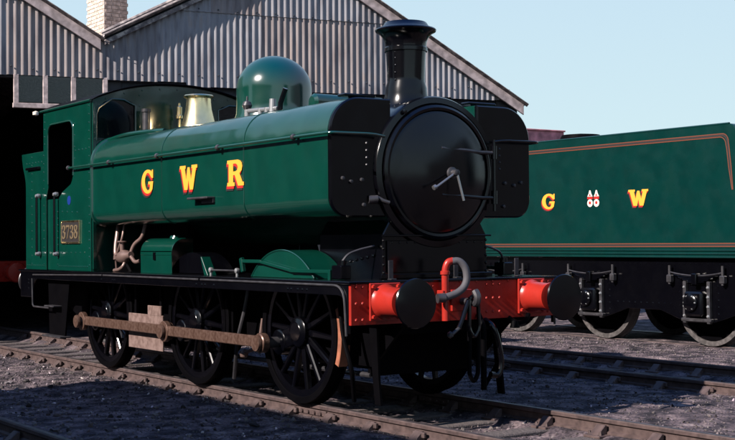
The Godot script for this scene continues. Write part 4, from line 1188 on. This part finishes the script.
func loco_cab(L: Node3D) -> void:
	var side := [Vector2(-5.90, 1.242), Vector2(-5.90, 3.40), Vector2(-7.55, 3.40), Vector2(-7.55, 2.86), Vector2(-8.40, 2.86)]
	side += [Vector2(-8.39, 2.78), Vector2(-8.35, 2.66), Vector2(-8.29, 2.56), Vector2(-8.25, 2.46), Vector2(-8.24, 2.36), Vector2(-8.24, 1.242), Vector2(-7.46, 1.242), Vector2(-7.46, 2.2), Vector2(-7.38, 2.35)]
	side += arc(Vector2(-7.24, 3.06), 0.14, 180, 90, 6)
	side += arc(Vector2(-6.62, 3.06), 0.14, 90, 0, 6)
	side += arc(Vector2(-6.70, 2.55), 0.22, 0, -55, 6)
	side += [Vector2(-6.86, 2.28), Vector2(-7.02, 2.18), Vector2(-7.10, 2.08), Vector2(-7.10, 1.242)]
	for s in [-1, 1]:
		var cs := part(L, "cab_side", MB.new().prism(side, "z", s * 1.182, s * 1.2, 0.004), M.green, 0.0)
		var n := Vector3(0, 0, s)
		var z: float = s * 1.2
		var rv := MB.new()
		rv.rivet_line(Vector3(-5.95, 1.32, z), Vector3(-5.95, 3.34, z), 0.105, n, 0.013)
		rv.rivet_line(Vector3(-7.03, 1.32, z), Vector3(-7.03, 2.02, z), 0.085, n, 0.012)
		rv.rivet_line(Vector3(-6.98, 1.30, z), Vector3(-6.02, 1.30, z), 0.07, n, 0.012)
		rv.rivet_line(Vector3(-6.40, 2.80, z), Vector3(-6.05, 2.80, z), 0.11, n, 0.013)
		rv.rivet_line(Vector3(-6.43, 2.55, z), Vector3(-6.43, 3.15, z), 0.15, n, 0.012)
		rv.rivet_line(Vector3(-6.86, 2.02, z), Vector3(-6.35, 2.0, z), 0.16, n, 0.012)
		rv.rivet_line(Vector3(-6.86, 1.48, z), Vector3(-6.1, 1.48, z), 0.16, n, 0.012)
		rv.rivet_line(Vector3(-8.0, 1.32, z), Vector3(-8.0, 2.80, z), 0.11, n, 0.013)
		rv.rivet_line(Vector3(-7.54, 1.32, z), Vector3(-7.54, 2.80, z), 0.11, n, 0.012)
		rv.rivet_line(Vector3(-8.18, 1.30, z), Vector3(-7.52, 1.30, z), 0.07, n, 0.012)
		rv.rivet_line(Vector3(-8.2, 2.72, z), Vector3(-7.62, 2.72, z), 0.12, n, 0.012)
		rv.rivet_line(Vector3(-7.50, 2.95, z), Vector3(-7.50, 3.35, z), 0.10, n, 0.012)
		stuff(part(cs, "rivets", rv, M.green))
		for x in [-7.66, -7.0]:
			part(cs, "grab_rail", MB.new().tube([Vector3(x, 1.46, s * 1.2), Vector3(x, 1.46, s * 1.258), Vector3(x, 2.25, s * 1.258), Vector3(x, 2.25, s * 1.2)], 0.017, 8, 0.03), M.black)
			for y in [1.46, 2.25]:
				part(cs, "rail_knob", MB.new().lathe([Vector2(0, 0), Vector2(0.03, 0.01), Vector2(0.034, 0.04), Vector2(0.02, 0.075), Vector2(0, 0.08)], Vector3(x, y, z), n, 12), M.steel_pale)
		part(cs, "lamp_bracket", MB.new().box(Vector3(-7.9, 2.64, z + s * 0.02), Vector3(0.5, 0.035, 0.04), 0.006), M.black, 0.0)
		var dor := part(cs, "opening_beading", MB.new().tube([Vector3(-7.38, 2.4, z)] + [Vector3(-7.38, 3.2, z), Vector3(-6.48, 3.2, z), Vector3(-6.48, 2.48, z)], 0.012, 8, 0.15), M.green)
		dor.set_meta("label", "rounded beading round the cab opening")
		if s > 0:
			var np := part(L, "number_plate", MB.new().box(Vector3(-6.56, 1.745, 1.207), Vector3(0.60, 0.27, 0.014), 0.004), M.letter_black, 0.0)
			np.set_meta("label", "black number plate with brass figures and rim")
			part(np, "rim", MB.new().box(Vector3(-6.56, 1.885, 1.21), Vector3(0.63, 0.022, 0.022), 0.004).box(Vector3(-6.56, 1.605, 1.21), Vector3(0.63, 0.022, 0.022), 0.004).box(Vector3(-6.867, 1.745, 1.21), Vector3(0.022, 0.256, 0.021), 0.004).box(Vector3(-6.253, 1.745, 1.21), Vector3(0.022, 0.256, 0.021), 0.004), M.brass, 0.0)
			var f := SystemFont.new()
			f.font_names = PackedStringArray(["Droid Serif"])
			f.font_weight = 700
			for k in 4:
				var tm := TextMesh.new()
				tm.text = "3738"[k]
				tm.font = f
				tm.font_size = 64
				tm.pixel_size = 0.175 / (64.0 * 0.715)
				tm.depth = 0.008
				tm.horizontal_alignment = HORIZONTAL_ALIGNMENT_CENTER
				tm.vertical_alignment = VERTICAL_ALIGNMENT_CENTER
				copy_of(np, "figure", tm, M.figure, Vector3(-6.765 + k * 0.137, 1.745, 1.217))
			var dot := part(cs, "route_disc", MB.new().lathe([Vector2(0, 0), Vector2(0.06, 0), Vector2(0.06, 0.004), Vector2(0, 0.0045)], Vector3(-6.62, 2.16, 1.2), n, 20), mat(lin(0.003, 0.02, 0.13), 0.4))
			dot.set_meta("label", "small blue disc painted above the number plate")
		# doorway door set back inside
		part(L, "cab_door", MB.new().box(Vector3(-7.28, 1.72, s * 1.165), Vector3(0.40, 0.95, 0.016), 0.003), M.green, 0.0)
	# front plate with two windows
	var fz := func(a: float, b: float, n: int) -> Array:
		var o := []
		for k in n + 1:
			var z := lerpf(a, b, float(k) / n)
			o.append(Vector2(z, roof_y(z) - 0.004))
		return o
	var fp := MB.new()
	var x0 := -5.90; var x1 := -5.88
	fp.prism([Vector2(-1.18, 1.242), Vector2(1.18, 1.242), Vector2(1.18, 2.9), Vector2(-1.18, 2.9)], "x", x0, x1)
	fp.prism([Vector2(0.60, 2.9), Vector2(-0.60, 2.9)] + fz.call(-0.60, 0.60, 12), "x", x0, x1)
	for s in [-1, 1]:
		fp.prism([Vector2(1.18 * s, 2.9), Vector2(1.13 * s, 2.9), Vector2(1.13 * s, 3.22), Vector2(1.10 * s, 3.31), Vector2(1.02 * s, 3.39), Vector2(0.92 * s, 3.43), Vector2(0.76 * s, 3.43), Vector2(0.66 * s, 3.41), Vector2(0.60 * s, 3.36)] + fz.call(0.60 * s, 1.18 * s, 8), "x", x0, x1)
	var cf := part(L, "cab_front", fp, M.green, 0.0)
	for s in [-1, 1]:
		part(cf, "window_rim", MB.new().tube([Vector3(-5.875, 2.9, s * 0.60), Vector3(-5.875, 3.36, s * 0.60), Vector3(-5.875, 3.43, s * 0.76), Vector3(-5.875, 3.43, s * 0.92), Vector3(-5.875, 3.31, s * 1.10), Vector3(-5.875, 3.22, s * 1.13), Vector3(-5.875, 2.9, s * 1.13)], 0.012, 8), M.green)
		part(cf, "window_glass", MB.new().prism([Vector2(0.61 * s, 2.9), Vector2(0.61 * s, 3.35), Vector2(0.76 * s, 3.42), Vector2(0.92 * s, 3.42), Vector2(1.09 * s, 3.31), Vector2(1.12 * s, 2.9)], "x", -5.893, -5.889), M.glass, 0.0)
		part(cf, "corner_angle", MB.new().box(Vector3(-5.868, 2.32, s * 1.165), Vector3(0.03, 2.1, 0.05), 0.004), M.green, 0.0)
	var crv := MB.new()
	for s in [-1, 1]:
		crv.rivet_line(Vector3(-5.88, 2.95, s * 0.54), Vector3(-5.88, 3.5, s * 0.54), 0.13, Vector3.RIGHT, 0.013)
	for k in 9:
		var z := -1.0 + k * 0.25
		crv.rivet(Vector3(-5.88, roof_y(z) - 0.05, z), Vector3.RIGHT, 0.013)
	stuff(part(cf, "rivets", crv, M.green))
	part(L, "clack_pipe", MB.new().cyl(Vector3(-5.72, 2.88, 0.52), Vector3(-5.72, 3.27, 0.52), 0.052, 0.048).cyl(Vector3(-5.72, 3.27, 0.52), Vector3(-5.72, 3.31, 0.52), 0.06), M.worn)
	# roof
	var ro := []
	for k in 25:
		var z := lerpf(-1.225, 1.225, k / 24.0)
		ro.append(Vector2(z, 3.40 + 0.25 * (1.0 - pow(minf(1.0, absf(z) / 1.2), 2.2)) + 0.022 - (0.025 if absf(z) > 1.2 else 0.0)))
	for k in 25:
		var z := lerpf(1.2, -1.2, k / 24.0)
		ro.append(Vector2(z, roof_y(z)))
	var rf := part(L, "cab_roof", MB.new().prism(ro, "x", -7.66, -5.83, 0.004), M.sooty, 40.0)
	part(rf, "gutter", MB.new().tube([Vector3(-7.62, 3.40, 1.214), Vector3(-5.86, 3.40, 1.214)], 0.018, 8), M.green)
	#part(rf, "ventilator", MB.new().box(Vector3(-6.7, 3.755, 0), Vector3(0.7, 0.05, 0.8), 0.01), M.sooty, 0.0)
	# inside and back
	var br := []
	for k in 13:
		var z := lerpf(-1.18, 1.18, k / 12.0)
		br.append(Vector2(z, roof_y(z) - 0.004))
	part(L, "cab_back", MB.new().prism([Vector2(1.18, 1.242), Vector2(-1.18, 1.242)] + br, "x", -7.57, -7.54), M.sooty, 0.0)
	part(L, "backhead", MB.new().box(Vector3(-6.1, 2.0, 0), Vector3(0.36, 1.5, 1.2), 0.06), M.sooty)
	part(L, "cab_floor", MB.new().box(Vector3(-6.7, 1.26, 0), Vector3(1.6, 0.03, 2.34)), M.sooty, 0.0)
	var bk := [Vector2(-8.24, 1.242), Vector2(-8.24, 2.36), Vector2(-8.25, 2.46), Vector2(-8.29, 2.56), Vector2(-8.35, 2.66), Vector2(-8.39, 2.78), Vector2(-8.40, 2.86), Vector2(-8.37, 2.86), Vector2(-8.36, 2.79), Vector2(-8.32, 2.68), Vector2(-8.26, 2.58), Vector2(-8.22, 2.47), Vector2(-8.21, 2.36), Vector2(-8.21, 1.242)]
	part(L, "bunker_back", MB.new().prism(bk, "z", -1.18, 1.18), M.green, 0.0)
	var coal := MB.new()
	var cg := []
	for i in 9:
		for j in 17:
			cg.append(Vector3(-8.3 + i * 0.092, 2.70 + 0.10 * gn.get_noise_2d(i * 31.0, j * 37.0) + 0.05 * sin(i * 0.4), -1.16 + j * 0.145))
	for i in 8:
		for j in 16: coal.quad(cg[i * 17 + j], cg[i * 17 + j + 1], cg[(i + 1) * 17 + j + 1], cg[(i + 1) * 17 + j])
	stuff(part(L, "coal", coal, M.sooty, 0.0))

func loco_footplate(L: Node3D) -> void:
	for s in [-1, 1]:
		# sandbox with rounded top
		var pr := [Vector2(0.72 * s, 1.241), Vector2(1.0 * s, 1.241), Vector2(1.0 * s, 1.50)]
		for v in arc(Vector2(0.84, 1.49), 0.16, 0, 90, 8): pr.append(Vector2(v.x * s, v.y))
		pr.append(Vector2(0.72 * s, 1.65))
		var sb := part(L, "sandbox", MB.new().prism(pr, "x", -4.86, -4.02, 0.006), M.green, 30.0)
		part(sb, "seam", MB.new().box(Vector3(-4.44, 1.46, s * 1.002), Vector3(0.83, 0.014, 0.006), 0.002), M.green, 0.0)
		part(sb, "catch", MB.new().box(Vector3(-4.46, 1.44, s * 1.008), Vector3(0.05, 0.09, 0.018), 0.004), M.black, 0.0)
		part(sb, "filler_knob", MB.new().lathe([Vector2(0, 0), Vector2(0.09, 0), Vector2(0.08, 0.03), Vector2(0, 0.045)], Vector3(-4.28, 1.648, s * 0.80), Vector3.UP, 16), M.green)
		# splasher over the leading wheel
		var sp := [Vector2(-2.12, 1.241)]
		sp += arc(Vector2(-1.56, 0.705), 0.81, 138.5, 41.5, 16)
		var spl := part(L, "splasher", MB.new().prism(sp, "z", s * 0.64, s * 1.0, 0.004), M.green, 30.0)
		part(spl, "beading", MB.new().tube(_lift(arc(Vector2(-1.56, 0.705), 0.81, 138, 42, 20), s * 1.0), 0.009, 6), M.green)
		part(L, "splasher", MB.new().prism(arc(Vector2(-3.71, 0.705), 0.78, 136, 44, 12), "z", s * 0.64, s * 0.90, 0.004), M.black, 30.0)
		part(L, "reach_rod", MB.new().box(Vector3(-2.12, 1.40, s * 1.03), Vector3(0.42, 0.035, 0.03), 0.005).box(Vector3(-0.98, 1.315, s * 1.03), Vector3(0.72, 0.035, 0.03), 0.005).box(Vector3(-1.62, 1.355, s * 1.03), Vector3(0.62, 0.03, 0.026), 0.005, Basis(Vector3(0, 0, 1), -0.135)).box(Vector3(-2.30, 1.36, s * 1.03), Vector3(0.05, 0.15, 0.04), 0.006, Basis(Vector3(0, 0, 1), 0.25)).box(Vector3(-0.63, 1.285, s * 1.03), Vector3(0.04, 0.10, 0.04), 0.006), M.green, 0.0)
		part(L, "bracket", MB.new().prism([Vector2(-3.10, 1.241), Vector2(-3.19, 1.44), Vector2(-3.17, 1.44), Vector2(-3.02, 1.241)], "z", s * 0.95, s * 1.06, 0.003), M.green, 0.0)
		part(L, "drain_rod", MB.new().tube([Vector3(-2.96, 1.30, s * 1.05), Vector3(-2.38, 1.30, s * 1.05)], 0.010, 6), M.worn)
		for x in [-2.96, -2.38]:
			part(L, "rod_knob", MB.new().lathe([Vector2(0, -0.03), Vector2(0.026, -0.018), Vector2(0.03, 0), Vector2(0.026, 0.018), Vector2(0, 0.03)], Vector3(x, 1.30, s * 1.05), Vector3(0, 0, 1), 12).cyl(Vector3(x, 1.24, s * 1.05), Vector3(x, 1.29, s * 1.05), 0.014), M.steel_pale)
		# injector with its pipes before the cab
		var ij := group_node(L, "injector", Vector3(-5.35, 1.4, s * 1.0))
		part(ij, "body", MB.new().lathe([Vector2(0, -0.2), Vector2(0.04, -0.2), Vector2(0.05, -0.12), Vector2(0.075, -0.08), Vector2(0.085, 0.0), Vector2(0.07, 0.08), Vector2(0.045, 0.12), Vector2(0.04, 0.2), Vector2(0, 0.2)], Vector3(-5.33, 1.43, s * 1.0), Vector3(1, 0.12, 0), 16), M.pipe)
		part(ij, "steam_pipe", MB.new().tube([Vector3(-5.5, 1.42, s * 1.0), Vector3(-5.60, 1.45, s * 1.0), Vector3(-5.63, 1.58, s * 0.98), Vector3(-5.70, 1.9, s * 0.9)], 0.03, 10, 0.06), M.pipe)
		part(ij, "feed_pipe", MB.new().tube([Vector3(-5.20, 1.45, s * 0.98), Vector3(-5.16, 1.58, s * 0.95), Vector3(-5.02, 1.66, s * 0.9), Vector3(-5.0, 1.9, s * 0.85)], 0.026, 10, 0.07), M.pipe)
		part(ij, "water_valve", MB.new().cyl(Vector3(-5.38, 1.48, s * 1.0), Vector3(-5.38, 1.60, s * 1.01), 0.035, 0.03, 10).lathe([Vector2(0.05, 0), Vector2(0.062, 0.012), Vector2(0.05, 0.024), Vector2(0.038, 0.012)], Vector3(-5.38, 1.60, s * 1.01), Vector3.UP, 16, true), M.pipe)
		part(ij, "overflow_pipe", MB.new().tube([Vector3(-5.30, 1.38, s * 1.0), Vector3(-5.28, 1.31, s * 1.04), Vector3(-5.36, 1.27, s * 1.06), Vector3(-5.5, 1.26, s * 1.06)], 0.022, 10, 0.04), M.pipe)
		part(ij, "delivery_pipe", MB.new().tube([Vector3(-5.13, 1.43, s * 1.0), Vector3(-5.02, 1.36, s * 1.0), Vector3(-4.92, 1.38, s * 0.98)], 0.024, 10, 0.05), M.pipe)
		part(ij, "union_nut", MB.new().cyl(Vector3(-5.5, 1.42, s * 1.0), Vector3(-5.56, 1.415, s * 1.0), 0.052, 0.052, 6), M.pipe, 0.0)
		part(ij, "copper_loop", MB.new().tube([Vector3(-5.66, 1.26, s * 0.96), Vector3(-5.64, 1.40, s * 0.98), Vector3(-5.52, 1.54, s * 0.99), Vector3(-5.46, 1.66, s * 0.97), Vector3(-5.48, 1.9, s * 0.92)], 0.014, 8, 0.06), M.pipe)
		# lubricator pots beside the smokebox
		part(L, "lubricator", MB.new().box(Vector3(-0.52, 1.31, s * 0.98), Vector3(0.16, 0.13, 0.12), 0.01).cyl(Vector3(-0.52, 1.37, s * 0.98), Vector3(-0.52, 1.42, s * 0.98), 0.04), M.black)
		part(L, "oil_pipe", MB.new().tube([Vector3(-0.52, 1.4, s * 0.98), Vector3(-0.5, 1.48, s * 0.92), Vector3(-0.48, 1.52, s * 0.80), Vector3(-0.46, 1.55, s * 0.65)], 0.012, 6, 0.05), M.worn)

func _lift(a: Array, z: float) -> Array:
	var o := []
	for v in a: o.append(Vector3(v.x, v.y, z))
	return o
